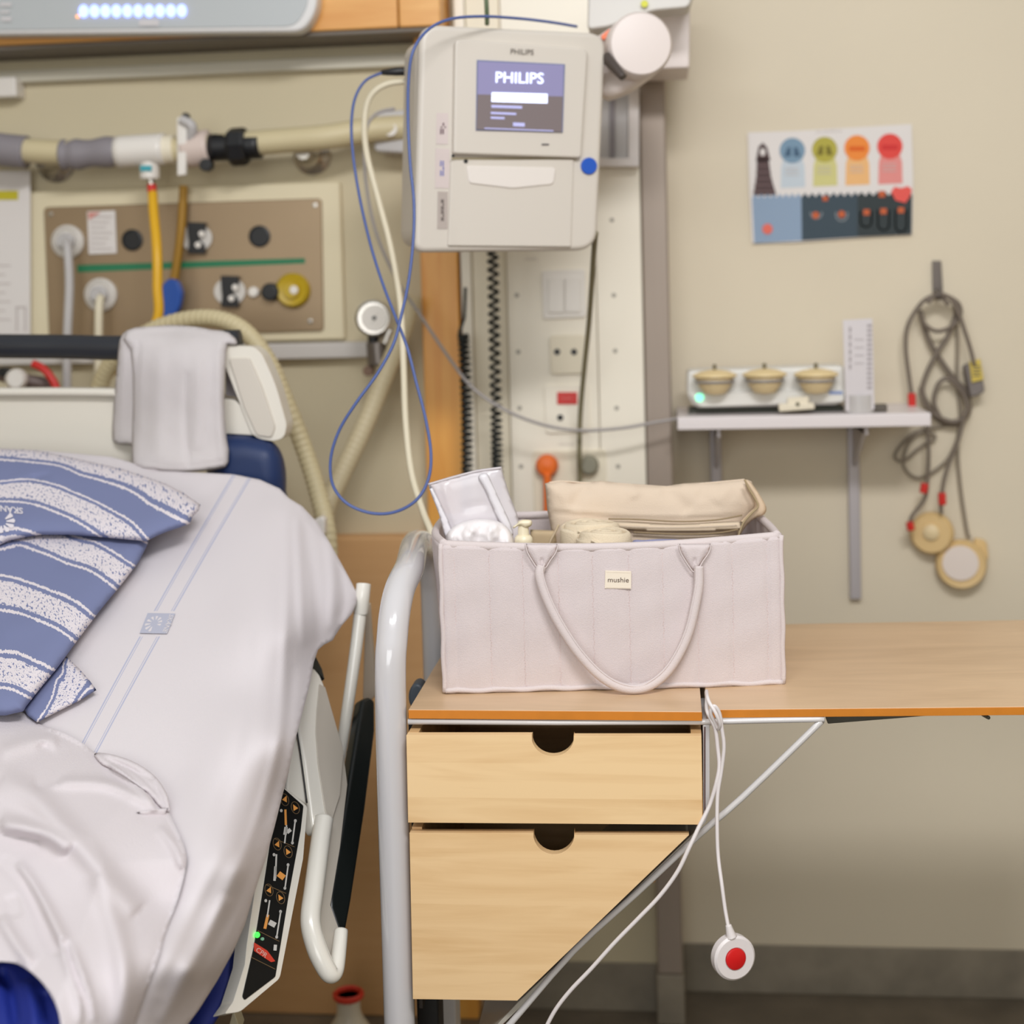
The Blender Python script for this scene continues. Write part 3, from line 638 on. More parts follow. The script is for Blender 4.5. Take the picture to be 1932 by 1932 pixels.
def ring(cx, cy, r, L):
    a = [(cx-r*cos(pi*k/10), cy+r*sin(pi*k/10)) for k in range(11)]; b = [(cx-(r-3)*cos(pi*k/10), cy+(r-3)*sin(pi*k/10)) for k in range(10, -1, -1)]
    return [(a[0][0], cy-L)]+a+[(a[-1][0], cy-L), (b[0][0], cy-L)]+b+[(b[-1][0], cy-L)]
decal('printed_loops', [(ring(1540, 402, 12, 2), 0), (ring(1588, 406, 12, 6), 0), (ring(1634, 418, 12, 20), 0), (ring(1667, 424, 12, 28), 0), (ring(1700, 427, 12, 32), 0)], S, [GRY], t, off=.0016)
decal('printed_heart', [([(1681, 362), (1688, 352), (1700, 355), (1713, 351), (1721, 358), (1716, 372), (1708, 383), (1690, 378)], 0)], S, [C_('p_heart', (230, 92, 84))], t, off=.003)
textpx('printed_title', '-=--=-==-=', 1563, 248, 11, S, FAINT, t, rot=-2, off=.0008)
# shelf
t = thing('wall_shelf', 'narrow white wall shelf on two grey brackets at the right', 'shelf', atY(1517, 800, 2.60))
p0 = atY(1278, 797, 2.47); p1 = atY(1757, 792, 2.47)
ztop = float(atY(1517, 783, 2.47)[2])
box('board', (p0[0], 2.47, ztop-.022), (p1[0], YR, ztop), mat('shelf_white', (228, 220, 220), .35), t, bevel=.002)
GBR = mat('bracket_grey', (186, 180, 182), .4, metal=.3)
for x, yb in ((1350, 1000), (1611, 1132)):
    a = atY(x, 818, 2.66); b = atY(x, yb, 2.66)
    br = box('bracket', (a[0]-.010, 2.664, b[2]), (a[0]+.010, YR, ztop-.022), GBR, t, bevel=.002)
    mesh('bracket_arm', boxv(((a[0]), 2.58, ztop-.030), (.006, .18, .014)), BF, GBR, br, bevel=.001)
    mesh('bracket_gusset', [(a[0]+s*.003, y, z) for s in (-1, 1) for (y, z) in ((2.66, ztop-.03), (2.50, ztop-.03), (2.66, ztop-.11))], [(0, 1, 2), (3, 5, 4), (0, 3, 4, 1), (1, 4, 5, 2), (2, 5, 3, 0)], GBR, br)
# docking unit with three lidded pots
t = thing('docking_unit', 'low white unit with a green light carrying three cream pots on the wall shelf', 'medical unit', (p0[0]+.16, 2.56, ztop))
zc = lambda x, y, Y: float(atY(x, y, Y)[2])
xx = lambda x, Y=2.52, y=740: float(atY(x, y, Y)[0])
U = mat('unit_white', (226, 224, 218), .35)
S = surfY(2.51)
plate('body', roundpoly([(1297, 700), (1594, 690), (1598, 752), (1580, 764), (1312, 770), (1296, 748)], [8, 8, 10, 6, 22, 12]), S, .09, U, t, bevel=.006, seg=3)
plate('front_lip', roundpoly([(1302, 742), (1594, 736), (1592, 758), (1318, 768)], [4, 4, 6, 14]), surfY(2.497), .02, U, t, bevel=.004, seg=3)
mesh('unit_shadow', boxv((xx(1445), 2.55, ztop+.005), (.26, .05, .009)), BF, mat('shadow_green', (52, 54, 42), .6), t)  # dark slab stands in for the shadow under the unit
disc('green_light', 1320, 750, 8, surfY(2.496), .002, mat('green_led', (120, 236, 190), emit=1.5), t, off=.0015, n=14)
decal('blue_mark', [(rect(1564, 738, 1590, 744), 0)], surfY(2.497), [mat('mark_blue', (130, 150, 196), .6)], t, off=.001)
PC = mat('pot_cream', (226, 204, 160), .5); PL = mat('pot_lid', (232, 208, 156), .45)
for i, (x, lb) in enumerate(((1349, 'left'), (1443, 'middle'), (1540, 'right'))):
    o = thing('lidded_pot', '%s one of three cream lidded pots in the white unit on the shelf' % lb, 'pot', atY(x, 740, 2.50), 'cream pots on the wall shelf')
    b = atY(x, 738+(-1 if i else 1), 2.483); k = depth_mm(b)
    lathe('bowl', [(0, -.006), (.018, -.003), (.026, .008), (.031, .022), (.031, .026)], b, PC, o)
    lathe('band', [(.0312, .0155), (.0318, .0155), (.0318, .0195), (.0312, .0195)], b, mat('band_grey', (140, 138, 140), .4), o)
    lathe('lid', [(.034, .024), (.037, .026), (.036, .029), (.024, .034), (.008, .037), (0, .037)], b, PL, o)
    lathe('knob', [(.003, .036), (.0035, .041), (.004, .044), (.002, .046), (0, .046)], b, mat('knob_grey', (120, 112, 90), .4), o, n=12)
t = thing('card_holder', 'upright white card with printed columns standing on the shelf right of the pots', 'card', atY(1620, 772, 2.5))
S = surfY(2.485)
plate('card', [(1590, 604), (1646, 601), (1650, 772), (1596, 776)], S, .003, mat('card_white', (214, 208, 210), .3), t, bevel=.0005)
decal('printed_column', [(rect(1602, 617+j*14, 1606, 627+j*14), 0) for j in range(6)]+[(rect(1636, 612+j*9, 1645, 617+j*9), 0) for j in range(14)]+[(rect(1612, 640+j*15, 1630, 641.5+j*15), 0) for j in range(4)], S, [mat('card_ink', (168, 160, 162), .7)], t)
lathe('cup_foot', [(.0, 0), (.024, 0), (.024, .030), (.022, .030), (.022, .004), (0, .004)], (float(atY(1621, 775, 2.5)[0]), 2.5, ztop+.0005), mat('clear_cup', (226, 222, 220), .2, trans=.3), t)
t = thing('cream_connector', 'small cream connector lying on the shelf in front of the white unit', 'connector', atY(1503, 772, 2.475))
plate('base', roundpoly([(1469, 762), (1536, 760), (1538, 772), (1470, 777)], 4), surfY(2.474), .012, CREAM2, t, bevel=.002)
plate('top', roundpoly([(1485, 750), (1528, 748), (1524, 765), (1486, 766)], 5), surfY(2.477), .008, CREAM2, t, bevel=.002)
disc('pin', 1505, 763, 4, surfY(2.473), .002, mat('pin_dark', (90, 84, 56), .5), t, n=10)
o = boxpx('small_black_box', 1650, 757, 1674, 771, 2.5, .02, mat('darkbox', (90, 82, 72), .5), bevel=.002); tag(o, 'tiny dark box at the right end of the white unit on the shelf', 'box')
o.location.z += ztop-float(min(v.co.z for v in o.data.vertices))+.0005
# hook with cables
t = thing('wall_hook', 'grey metal hook on the right wall holding bundled transducer cables', 'hook', atY(1768, 545, 2.66))
plate('strap', [(1759, 492), (1776, 492), (1780, 562), (1760, 562)], surfY(2.672), .004, mat('hook_grey', (112, 104, 98), .4, metal=.4), t, bevel=.001)
pxtube('hook_arm', [(1768, 548, 2.67), (1770, 556, 2.645), (1770, 562, 2.63), (1770, 554, 2.622)], .005, mat('hook_grey', (112, 104, 98), .4, metal=.4), t)
CG = mat('cable_dark', (116, 104, 92), .5); CT = mat('cable_taupe', (140, 128, 112), .5)
def cab(label, pts, r, m, Y=2.645):
    o = pxtube('transducer_cable', [(p[0], p[1], (p[2] if len(p) > 2 else Y)) for p in pts], r, m); tag(o, label, 'cable', 'cables hanging from the wall hook'); return o
cab('dark cable arching left from the hook and down to a red tip', [(1790, 575), (1770, 558), (1745, 566), (1725, 590), (1711, 620), (1709, 660), (1715, 710), (1720, 745)], .0038, CG, 2.635)
cab('dark cable arching right from the hook to the yellow tagged box', [(1750, 572), (1768, 556), (1792, 562), (1808, 590), (1822, 630), (1832, 662), (1838, 688)], .0038, CG, 2.629)
cab('dark cable loop making a ring directly under the hook', [(1738, 588), (1745, 612), (1768, 625), (1795, 616), (1812, 594), (1806, 570), (1775, 556), (1745, 566), (1734, 580)], .0036, CG, 2.643)
cab('crossing dark cable running from the hook to the lower knot at the left', [(1808, 580), (1790, 630), (1768, 665), (1748, 705), (1740, 740), (1755, 775), (1790, 795), (1815, 790), (1825, 770), (1815, 740), (1790, 715), (1770, 725), (1762, 760), (1775, 790)], .0042, CG, 2.651)
cab('crossing dark cable running from the hook to the lower knot at the right', [(1735, 585), (1752, 640), (1775, 680), (1800, 715), (1822, 740), (1828, 775), (1805, 800), (1770, 790), (1745, 755), (1738, 730)], .0048, CG, 2.6605)
cab('taupe cable dropping straight from the hook toward the round transducers', [(1800, 570), (1806, 640), (1806, 720), (1812, 780), (1806, 840), (1812, 920), (1824, 1000), (1830, 1015)], .0032, CT, 2.667)
cab('taupe cable sweeping out left below the shelf in two bights', [(1800, 800), (1770, 805), (1730, 815), (1700, 840), (1688, 862), (1705, 870), (1735, 845), (1765, 825), (1740, 815), (1712, 840), (1705, 880), (1735, 902), (1785, 870), (1810, 820)], .0030, CT, 2.673-.004)
cab('dark cable ending in a red connector above the left transducer', [(1748, 780), (1752, 850), (1750, 900), (1745, 940), (1720, 975), (1716, 1000)], .0034, CG, 2.637)
cab('dark cable ending in a red connector between the transducers', [(1822, 775), (1808, 830), (1785, 890), (1776, 940), (1776, 970)], .0034, CG, 2.629)
for (x0, y0, x1, y1, lb, Y) in ((1720, 742, 1721, 768, 'red tip hanging level with the shelf beside its end', 2.618), (1745, 912, 1742, 930, 'red cable band above the left round transducer', 2.626), (1777, 930, 1778, 952, 'red cable band right of the left round transducer', 2.616), (1716, 985, 1719, 1000, 'red cable end at the left rim of the round transducer', 2.625)):
    o = pxtube('red_tip', [(x0, y0, Y), (x1, y1, Y)], .007, RED, n=10); tag(o, lb, 'cable end', 'red cable ends under the wall hook')
t = thing('adapter_box', 'grey adapter with a yellow tag hanging right of the cable bundle', 'adapter', atY(1838, 715, 2.65))
plate('shell', roundpoly([(1820, 690), (1848, 682), (1860, 740), (1832, 752)], 8), surfY(2.635), .03, mat('adapter_grey', (122, 114, 110), .5), t, bevel=.004)
plate('yellow_tag', [(1829, 682), (1850, 677), (1856, 716), (1834, 722)], surfY(2.63), .003, mat('tag_yellow', (208, 184, 84), .6), t)
decal('printed_lines', [(rect(1835, 690+6*j, 1850, 692+6*j), 0) for j in range(4)], surfY(2.629), [INK], t)
Tm = mat('transducer_tan', (220, 188, 132), .45)
t = thing('transducer', 'smaller tan round transducer hanging under the cable bundle', 'transducer', atY(1758, 1005, 2.65))
lathe('body', [(0, 0), (.034, 0), (.038, .006), (.038, .018), (.032, .026), (0, .026)], atY(1759, 1004, 2.668), Tm, t, axis=(-.25, -1, 0), n=36)
lathe('centre_cap', [(.014, .0), (.014, .004), (.010, .007), (0, .007)], atY(1757, 1004, 2.642), PC, t, axis=(-.25, -1, 0))
t = thing('transducer', 'larger tan round transducer with a pale face, lowest on the hook', 'transducer', atY(1812, 1062, 2.65))
lathe('body', [(0, 0), (.038, 0), (.044, .008), (.044, .016), (.040, .024), (.030, .022), (0, .022)], atY(1812, 1062, 2.668), Tm, t, axis=(-.1, -1, 0), n=40)
lathe('pale_face', [(.031, .0), (.031, .003), (0, .003)], atY(1812, 1062, 2.6455), mat('transducer_face', (228, 214, 204), .5), t, axis=(-.1, -1, 0))
plate('side_lug', roundpoly([(1838, 1015), (1862, 1020), (1866, 1056), (1852, 1070), (1840, 1040)], 8), surfY(2.66), .012, Tm, t, bevel=.003)

# ================================================================== BEDSIDE CABINET
TZ = .823; TF = 1.650; TX0 = -.3035; TX1 = .0315; TB = 2.07
t = thing('bedside_cabinet', 'birch bedside cabinet with two drawers and a fold out leaf under the quilted bag', 'cabinet', (-.14, 1.86, 0))
def slab(name, pts, z0s, th, m, parent, bevel=.0008):
    vs = [(x, y, z) for (x, y), z in zip(pts, z0s)]+[(x, y, z-th) for (x, y), z in zip(pts, z0s)]; k = len(pts)
    return mesh(name, vs, [tuple(range(k)), tuple(range(2*k-1, k-1, -1))]+[(i, (i+1) % k, k+(i+1) % k, k+i) for i in range(k)], m, parent, bevel=bevel)
tt = slab('tabletop', [(TX0, TF), (TX1, TF-.004), (TX1, TB), (TX0, TB)], [TZ]*4, .0105, LAMIN, t)
slab('edge_band', [(TX0, TF-.001), (TX1, TF-.005), (TX1, TF), (TX0, TF+.004)], [TZ-.0006]*4, .0098, EDGE, tt, .0003)
LX0 = .0375; LX1 = .62; lt = .0125
lf = slab('leaf', [(LX0, TF+.004), (LX1, TF-.012), (LX1, 2.055), (LX0, TB)], [TZ, TZ+lt, TZ+lt, TZ], .0095, LAMIN, t)
slab('edge_band', [(LX0, TF+.003), (LX1, TF-.013), (LX1, TF-.011), (LX0, TF+.006)], [TZ-.0005, TZ+lt-.0005, TZ+lt-.0005, TZ-.0005], .0088, EDGE, lf, .0003)
# drawers
def drawer(name, outline, notch, surf, m, x0, x1, zt, zb, yb, parent, slope=None):
    cx, cy, r, h = notch
    pts = []
    for p in outline: pts.append(p)
    # notch inserted between outline[0] (left top) and outline[1] (right top)
    arc = [(cx-r, outline[0][1]), (cx-r*.985, cy-4)]+[(cx-r*cos(pi*k/16), cy+(h)*sin(pi*k/16)) for k in range(1, 16)]+[(cx+r*.985, cy-4), (cx+r, outline[1][1])]
    pts = [outline[0]]+arc+outline[1:]
    d = plate(name, pts, surf, .012, m, parent, bevel=.0008)
    yf = float(surf(cx, outline[0][1])[1])+.012
    box('side', (x0, yf, zb), (x0+.012, yb, zt+.0), BIRCHI, d, bevel=.0005)
    if slope is None: box('side', (x1-.012, yf, zb), (x1, yb, zt), BIRCHI, d, bevel=.0005)
    box('back', (x0+.012, yb-.01, zb), (x1-.04 if slope else x1-.012, yb, zt-.01), BIRCHI, d, bevel=.0005)
    xe = x1 if slope is None else x0+.11
    box('bottom', (x0+.012, yf, zb), (xe-.012, yb-.01, zb+.006), BIRCHI, d, bevel=.0005)
    return d
DY = 1.628
S = surfY(DY)
z = lambda x, y: float(atY(x, y, DY)[2]); x_ = lambda x, y: float(atY(x, y, DY)[0])
drawer('drawer', [(766.6, 1387.5), (1323.5, 1389.5), (1325, 1556), (770, 1552)], (1043, 1390, 40, 37), S, BIRCH, x_(767, 1390), x_(1324, 1390), z(1043, 1388)-.0005, z(1043, 1552), 1.98, t)
S = surfY(DY+.004)
drawer('drawer', [(772.5, 1571.5), (1300, 1575.5), (976, 1888), (779, 1885)], (1045, 1572, 39, 40), S, BIRCH2, x_(772.5, 1572), x_(1300, 1572)-.004, z(1043, 1572)-.0005, z(870, 1886), 1.98, t, slope=1)
# carcass: dark interior box
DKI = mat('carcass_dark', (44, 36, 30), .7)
yk = 1.9
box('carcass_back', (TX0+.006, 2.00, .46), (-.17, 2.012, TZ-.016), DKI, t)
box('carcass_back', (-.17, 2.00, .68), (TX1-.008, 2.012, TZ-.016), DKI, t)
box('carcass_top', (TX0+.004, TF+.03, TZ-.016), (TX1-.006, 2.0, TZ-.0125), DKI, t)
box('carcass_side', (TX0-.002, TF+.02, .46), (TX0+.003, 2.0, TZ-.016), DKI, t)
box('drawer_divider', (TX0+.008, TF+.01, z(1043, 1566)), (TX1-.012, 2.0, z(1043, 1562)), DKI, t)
# frame rods
ROD = mat('white_rod', (214, 210, 208), .25, coat=.4)
yfz = TF+.004
def at1(px, py, Y=None): return atY(px, py, Y if Y else 1.652)
tube('front_rod', [at1(770, 1361.5), at1(1050, 1363), at1(1330, 1362), at1(1440, 1359), at1(1545, 1357), at1(1555, 1357)], .0034, ROD, t, n=10, smoothpath=False)
tube('rear_rod', [at1(1330, 1362)+np.array([0, .38, 0]), at1(1556, 1357)+np.array([0, .38, 0])], .0034, ROD, t, n=10, smoothpath=False)
tube('end_rod', [at1(1550, 1357), at1(1550, 1357)+np.array([0, .38, 0])], .0034, ROD, t, n=10, smoothpath=False)
tube('diagonal_rod', [at1(1549, 1361, 1.655), at1(1535, 1375), at1(1400, 1505), at1(1321, 1573), at1(1201, 1685), at1(1082, 1794), at1(965, 1929), at1(900, 2000)], .0038, ROD, t, n=10, sub=3)
tube('rear_diagonal', [at1(1545, 1365)+np.array([0, .38, 0]), at1(1000, 1900)+np.array([0, .38, 0])], .0038, ROD, t, n=10, smoothpath=False)
plate('side_upright', [(1326, 1368), (1339, 1368), (1339, 1530), (1331, 1552), (1319, 1565), (1312, 1562), (1327, 1545)], surfY(1.650), .33, WHITEG, t, bevel=.001, back=(0, 1, 0))
plate('side_slot', [(1328.5, 1372), (1331, 1372), (1331, 1538), (1329, 1538)], surfY(1.6485), .002, mat('slot_dark', (84, 52, 48), .6), t, bevel=0, back=(0, 1, 0))
plate('sloping_side', [(1305, 1575), (1318, 1563), (1322, 1569), (950, 1932), (905, 1985), (890, 1985), (975, 1893)], surfY(1.652), .33, mat('side_metal', (176, 170, 158), .3, coat=.4), t, bevel=.001, back=(0, 1, 0))
# lever and dark strut under leaf
DKS = mat('strut_dark', (84, 82, 72), .5)
a = atY(1560, 1360, 1.80); 
plate('dark_strut', [(1556, 1347), (1800, 1343), (1852, 1342), (1700, 1355), (1562, 1366)], surfY(1.72), .02, DKS, t, bevel=.001)
pxtube('release_lever', [(1845, 1339, 1.73), (1853, 1347, 1.70), (1865, 1354, 1.66)], .0022, DKS, t)
# arched tubular side frame
TR = .0182
fx_ = float(atY(741, 1300, 1.66)[0]); rx_ = float(atY(820, 1150, 2.05)[0])
zt = float(atY(790, 1048, 1.85)[2])
ap = [(fx_-.004, 1.655, .06), (fx_-.003, 1.655, .5), (fx_-.002, 1.655, zt-.14), (fx_+.000, 1.668, zt-.06), (fx_+.002, 1.705, zt-.018), (fx_+.004, 1.77, zt), (rx_-.004, 1.93, zt), (rx_-.002, 2.0, zt-.016), (rx_, 2.035, zt-.06), (rx_, 2.045, zt-.14), (rx_, 2.045, .5), (rx_, 2.045, .06)]
tube('tubular_arch', ap, TR, WHITEG, t, n=24, sub=8)
for y, xq in ((1.655, fx_-.004), (2.045, rx_)):
    w_ = lathe('castor', [(.0, -.011), (.026, -.011), (.028, -.006), (.028, .006), (.026, .011), (0, .011)], (xq, y, .028), BLACK, t, axis=(1, 0, 0))
    box('castor_fork', (xq-.014, y-.01, .05), (xq+.014, y+.01, .062), LGREY, w_)
box('black_post', (float(atY(786, 1900, 1.72)[0]), 1.72, .03), (float(atY(827, 1900, 1.72)[0]), 1.76, .80), BLACK, t, bevel=.003)
box('grey_post', (float(atY(829, 1900, 1.9)[0]), 1.9, .03), (float(atY(860, 1900, 1.9)[0]), 1.94, .80), LGREY, t, bevel=.003)
box('foot_rail', (fx_, 1.70, .03), (float(atY(860, 1900, 1.9)[0]), 1.98, .055), LGREY, t, bevel=.004)
disc('height_knob', 786, 1316, 16, surfY(1.78), .03, mat('knob_slate', (66, 74, 82), .5), t, ry=26, bevel=.004)
# call button
t = thing('call_button', 'white round call button with a red centre hanging on a looped white cord', 'call button', atY(1381, 1803, 1.60))
CW = mat('cord_white', (226, 218, 216), .4)
c = atY(1381, 1803, 1.605); ax = Vector((.42, -1, .05))
lathe('button_shell', [(0, -.006), (.021, -.006), (.0245, -.002), (.0245, .007), (.022, .0095), (.0125, .0095), (.0125, .0085), (0, .0085)], c, CW, t, axis=ax, n=40)
lathe('red_button', [(.0118, .0085), (.0118, .0105), (.010, .0115), (0, .0118)], c, mat('button_red', (208, 22, 24), .35), t, axis=ax, n=32)
pxtube('strain_relief', [(1380, 1768, 1.60), (1377, 1757, 1.60), (1374, 1745, 1.60)], .004, CW, t, rfun=lambda q: .0062-.003*q)
Yc = 1.635
pxtube('cord', [(1374, 1748, 1.60), (1368, 1715, 1.605), (1362, 1670, 1.61), (1355, 1615, 1.62), (1353, 1560, 1.625), (1354, 1500, 1.63), (1361, 1455, 1.632), (1366, 1410, 1.632), (1362, 1375, 1.632), (1357, 1345, 1.63), (1347, 1332, 1.628), (1341, 1345, 1.63), (1348, 1362, 1.633), (1355, 1375, 1.634), (1358, 1366, 1.628), (1350, 1345, 1.626), (1338, 1325, 1.632), (1334, 1312, 1.65), (1333, 1304, 1.70)], .0022, CW, t, n=8)
pxtube('cord_loop', [(1333, 1306, 1.69), (1334, 1318, 1.645), (1334, 1340, 1.637), (1342, 1358, 1.634), (1350, 1378, 1.636), (1354, 1410, 1.636), (1357, 1445, 1.634), (1352, 1475, 1.632), (1342, 1510, 1.632), (1334, 1530, 1.63), (1318, 1562, 1.625), (1300, 1600, 1.62), (1278, 1645, 1.618), (1245, 1690, 1.618), (1205, 1732, 1.618), (1160, 1778, 1.618), (1115, 1828, 1.618), (1075, 1870, 1.618), (1045, 1910, 1.618), (1020, 1960, 1.618)], .0024, CW, t, n=8)
# red tipped stick far below drawer
o = pxtube('red_strap', [(952, 1880, 2.0), (948, 1905, 2.0), (940, 1960, 2.0)], .0045, RED, n=8); tag(o, 'small red strap glimpsed under the lower drawer', 'strap')

# ================================================================== BAG
B0 = np.array(atZ(841, 1309, TZ)); B1 = np.array(atZ(1476, 1293, TZ)); B0[2] = B1[2] = TZ+.001
BW = np.linalg.norm(B1-B0); ex = (B1-B0)/BW; ey = np.array([-ex[1], ex[0], 0]); ez = np.array([0, 0, 1.])
BD = .205; BH = .178
t = thing('quilted_caddy_bag', 'pale pink quilted fabric caddy bag with a rounded rope handle on the bedside cabinet', 'bag', B0+ex*BW/2+ey*BD/2)
seams = [.033, .139, .238, .343, .444, .551, .651, .753, .857, .962]
def panel(name, P0, u_, v_, W_, H_, seam, out, m, sag=0, bul=0, nu=90, nv=44, th=.007, wr=1.0, lean=None):
    vs = []; U = np.linspace(0, 1, nu); Vv = np.linspace(0, 1, nv)
    for jv in Vv:
        for iu in U:
            h = H_(iu) if callable(H_) else H_
            p = P0+u_*W_*iu+v_*h*jv
            if seam:
                ss = [0]+seam+[1]
                for a, b in zip(ss, ss[1:]):
                    if a <= iu <= b: q = (iu-a)/(b-a) if b > a else 0; break
                pf = .0024*(1-(2*q-1)**6)*(1-.25*abs(2*q-1))
            else: pf = 0
            pf += bul*sin(pi*iu)*(.25+.75*jv)
            pf += wr*(.0005*sin(iu*13+jv*3)*sin(jv*4+iu*5)+.00035*sin(jv*21-iu*17)*sin(iu*11+1)+.0003*sin(jv*9+int(iu*9.6)*2.1))
            if lean: pf += lean(iu, jv)
            vs.append(p+out*pf)
    k = nu*nv
    for i in range(k): vs.append(vs[i]-out*th)
    fs = []
    for j in range(nv-1):
        for i in range(nu-1):
            a = j*nu+i; fs.append((a, a+1, a+nu+1, a+nu)); fs.append((k+a, k+a+nu, k+a+nu+1, k+a+1))
    for i in range(nu-1):
        fs.append((i, k+i, k+i+1, i+1)); a = (nv-1)*nu+i; fs.append((a, a+1, k+a+1, k+a))
    for j in range(nv-1):
        a = j*nu; fs.append((a, a+nu, k+a+nu, k+a)); a = j*nu+nu-1; fs.append((a, k+a, k+a+nu, a+nu))
    return mesh(name, vs, fs, m, t, smooth=True)
hf = lambda u: BH-.0085*sin(pi*min(1, max(0, u)))-.0
fr = panel('front_panel', B0, ex, ez, BW, hf, seams, -ey, BAGM, nu=160, lean=lambda u, v: .003*sin(pi*v))
hb = lambda u: BH+.001
panel('back_panel', B0+ey*BD, ex, ez, BW, hb, seams, ey, BAGM, nu=80, nv=24)
panel('side_panel', B0, ey, ez, BD, lambda u: BH+.0015-.003*sin(pi*u), [.25, .5, .75], -ex, BAGM, nu=50, nv=40, bul=.012, lean=lambda u, v: .008*v*u)
panel('side_panel', B0+ex*BW, ey, ez, BD, lambda u: BH+.0015-.003*sin(pi*u), [.25, .5, .75], ex, BAGM, nu=50, nv=40, bul=.006, wr=2)
mesh('base', boxv(B0+ex*BW/2+ey*BD/2+ez*.004, (BW, BD, .006), (V(ex), V(ey), V(ez))), BF, BAGM, t, bevel=.002)
# rims and pipings
def frontpt(u, v, o=0): return B0+ex*BW*u+ez*hf(u)*v-ey*(.003*sin(pi*v)+o)
tube('top_rim', [frontpt(u, 1, .0005)+ey*.0035 for u in np.linspace(0, 1, 21)], .0054, BAGS, fr, n=10, sub=2)
tube('bottom_piping', [frontpt(u, 0, .001)+ez*(.003+.0008*sin(u*47)) for u in np.linspace(0, 1, 41)], .0034, BAGS, fr, n=8, sub=2)
for u in (.0, 1.0): tube('corner_piping', [frontpt(u, v, .000)+ex*(.001 if u else -.001)+ez*.0015+ex*.0006*sin(v*20) for v in np.linspace(0, 1, 12)], .0032, BAGS, fr, n=8, sub=2)
for u in (.022, .978): tube('edge_seam', [frontpt(u, v, .0005) for v in np.linspace(0.02, .96, 12)], .0014, BAGS, fr, n=6, sub=2)
tube('side_rim', [B0+ey*BD*q+ez*(BH+.0015-.003*sin(pi*q))-ex*(.012*sin(pi*q)+.008*q-.0035) for q in np.linspace(0, 1, 12)], .0052, BAGS, t, n=8, sub=2)
tube('side_rim', [B0+ex*BW+ey*BD*q+ez*(BH+.0015-.003*sin(pi*q))+ex*(.006*sin(pi*q)-.0035) for q in np.linspace(0, 1, 12)], .0052, BAGS, t, n=8, sub=2)
tube('back_rim', [B0+ex*BW*q+ey*(BD-.0035)+ez*(BH+.002) for q in np.linspace(0, 1, 12)], .0052, BAGS, t, n=8, sub=2)
BS = surfP(B0, -ey)
# seam stitches: fine dashes along each seam
parts = []
for u in seams[1:-1]+[.036, .958]:
    for j in range(46):
        v = .02+j*.0205
        c = frontpt(u, v, .0009)+ex*.0006*sin(j*1.7)
        parts.append((boxv(c, (.0006, .0005, .0022), (V(ex), V(ey), V(ez))), BF))
st = mesh_join('seam_stitches', parts, mat('stitch_pink', (216, 196, 192), .9), fr); st['kind'] = 'stuff'
# handle
HP = [(1022, 1068), (1018, 1085), (1028, 1120), (1045, 1158), (1068, 1198), (1095, 1236), (1127, 1270), (1160, 1292), (1195, 1300), (1228, 1292), (1258, 1268), (1282, 1232), (1300, 1190), (1311, 1145), (1318, 1105), (1318, 1068)]
hd = tube('handle', [BS(x, y, .012+.012*sin(pi*i/15)) for i, (x, y) in enumerate(HP)], .0058, BAGS, t, n=12)
tube('handle_seam', [BS(x, y, .012+.012*sin(pi*i/15)) + ez*.0036*(1 if True else 0)-ey*.0035+ex*(.0035 if i < 9 else -.0035) for i, (x, y) in enumerate(HP)], .0012, BAGS, hd, n=6)
for cx, sg in ((1022, 1), (1311, -1)):
    T0 = [(cx-31, 1026), (cx+31, 1026), (cx+27, 1042), (cx+16, 1058), (cx+8+sg*2-sg*2, 1071), (cx-2, 1079), (cx-10, 1070), (cx-18, 1058), (cx-27, 1042)]
    patch('handle_tab', T0, lambda x, y, o=0., cx=cx: BS(x, y, np.asarray(o)+.006), BAGM, hd, sp=3.5, bulge=.0045, bw=12, relief=ridges([([(cx, 1052), (cx+2*sg, 1078)], 3, -.004), ([(cx-18, 1030), (cx-4, 1070)], 5, .001), ([(cx+18, 1030), (cx+5, 1070)], 5, .001)]), smooth_out=False)
    tube('tab_piping', [BS(x, y, .0115) for x, y in T0[1:]+[T0[0]]], .0009, BAGS, hd, n=6, sub=3)
lb = plate('label', [(1142, 1076.5), (1191, 1078), (1191, 1111), (1141, 1110)], BS, .0012, mat('label_cream', (236, 224, 206), .9), t, off=.0058, bevel=.0002)
textpx('label_lettering', 'mushie', 1166.5, 1094.5, 13, BS, mat('label_ink', (96, 80, 72), .8), lb, rot=.8, off=.0064, sx=1.1)
parts = []
for k in range(18):
    for yy in (1079.5, 1108): parts.append((boxv(BS(1144.5+k*2.6, yy+k*.07, .0061), (.0009, .0003, .0003), (V(ex), V(ey), V(ez))), BF))
st = mesh_join('label_stitches', parts, mat('stitch_cream', (216, 200, 184), .9), lb); st['kind'] = 'stuff'
# ------------------------------------------------------------------ contents of the bag
def BY(d): return surfP(B0+ey*d, -ey)           # vertical plane d metres behind the bag front
PLAS = mat('frosted_plastic', (232, 226, 230), .25, alpha=.72, spec=.6); PLAS2 = mat('white_film', (236, 232, 236), .35, alpha=.9)
t = thing('zip_bag', 'frosted clear plastic zip bag standing tilted in the left end of the pink bag', 'plastic bag', B0+ex*.05+ey*.08)
zf = BY(.10)
patch('film', [(807, 912), (850, 899), (900, 886), (946, 880), (951, 900), (962, 935), (975, 968), (984, 1000), (985, 1050), (850, 1050), (838, 1000), (828, 965), (815, 935)], zf, PLAS, t, sp=6, bulge=.006, bw=30, relief=ridges([([(836, 905), (850, 960), (866, 1000)], 5, .003), ([(910, 890), (935, 940), (965, 1000)], 6, .004), ([(870, 960), (920, 950)], 8, -.002)]), smooth_out=False)
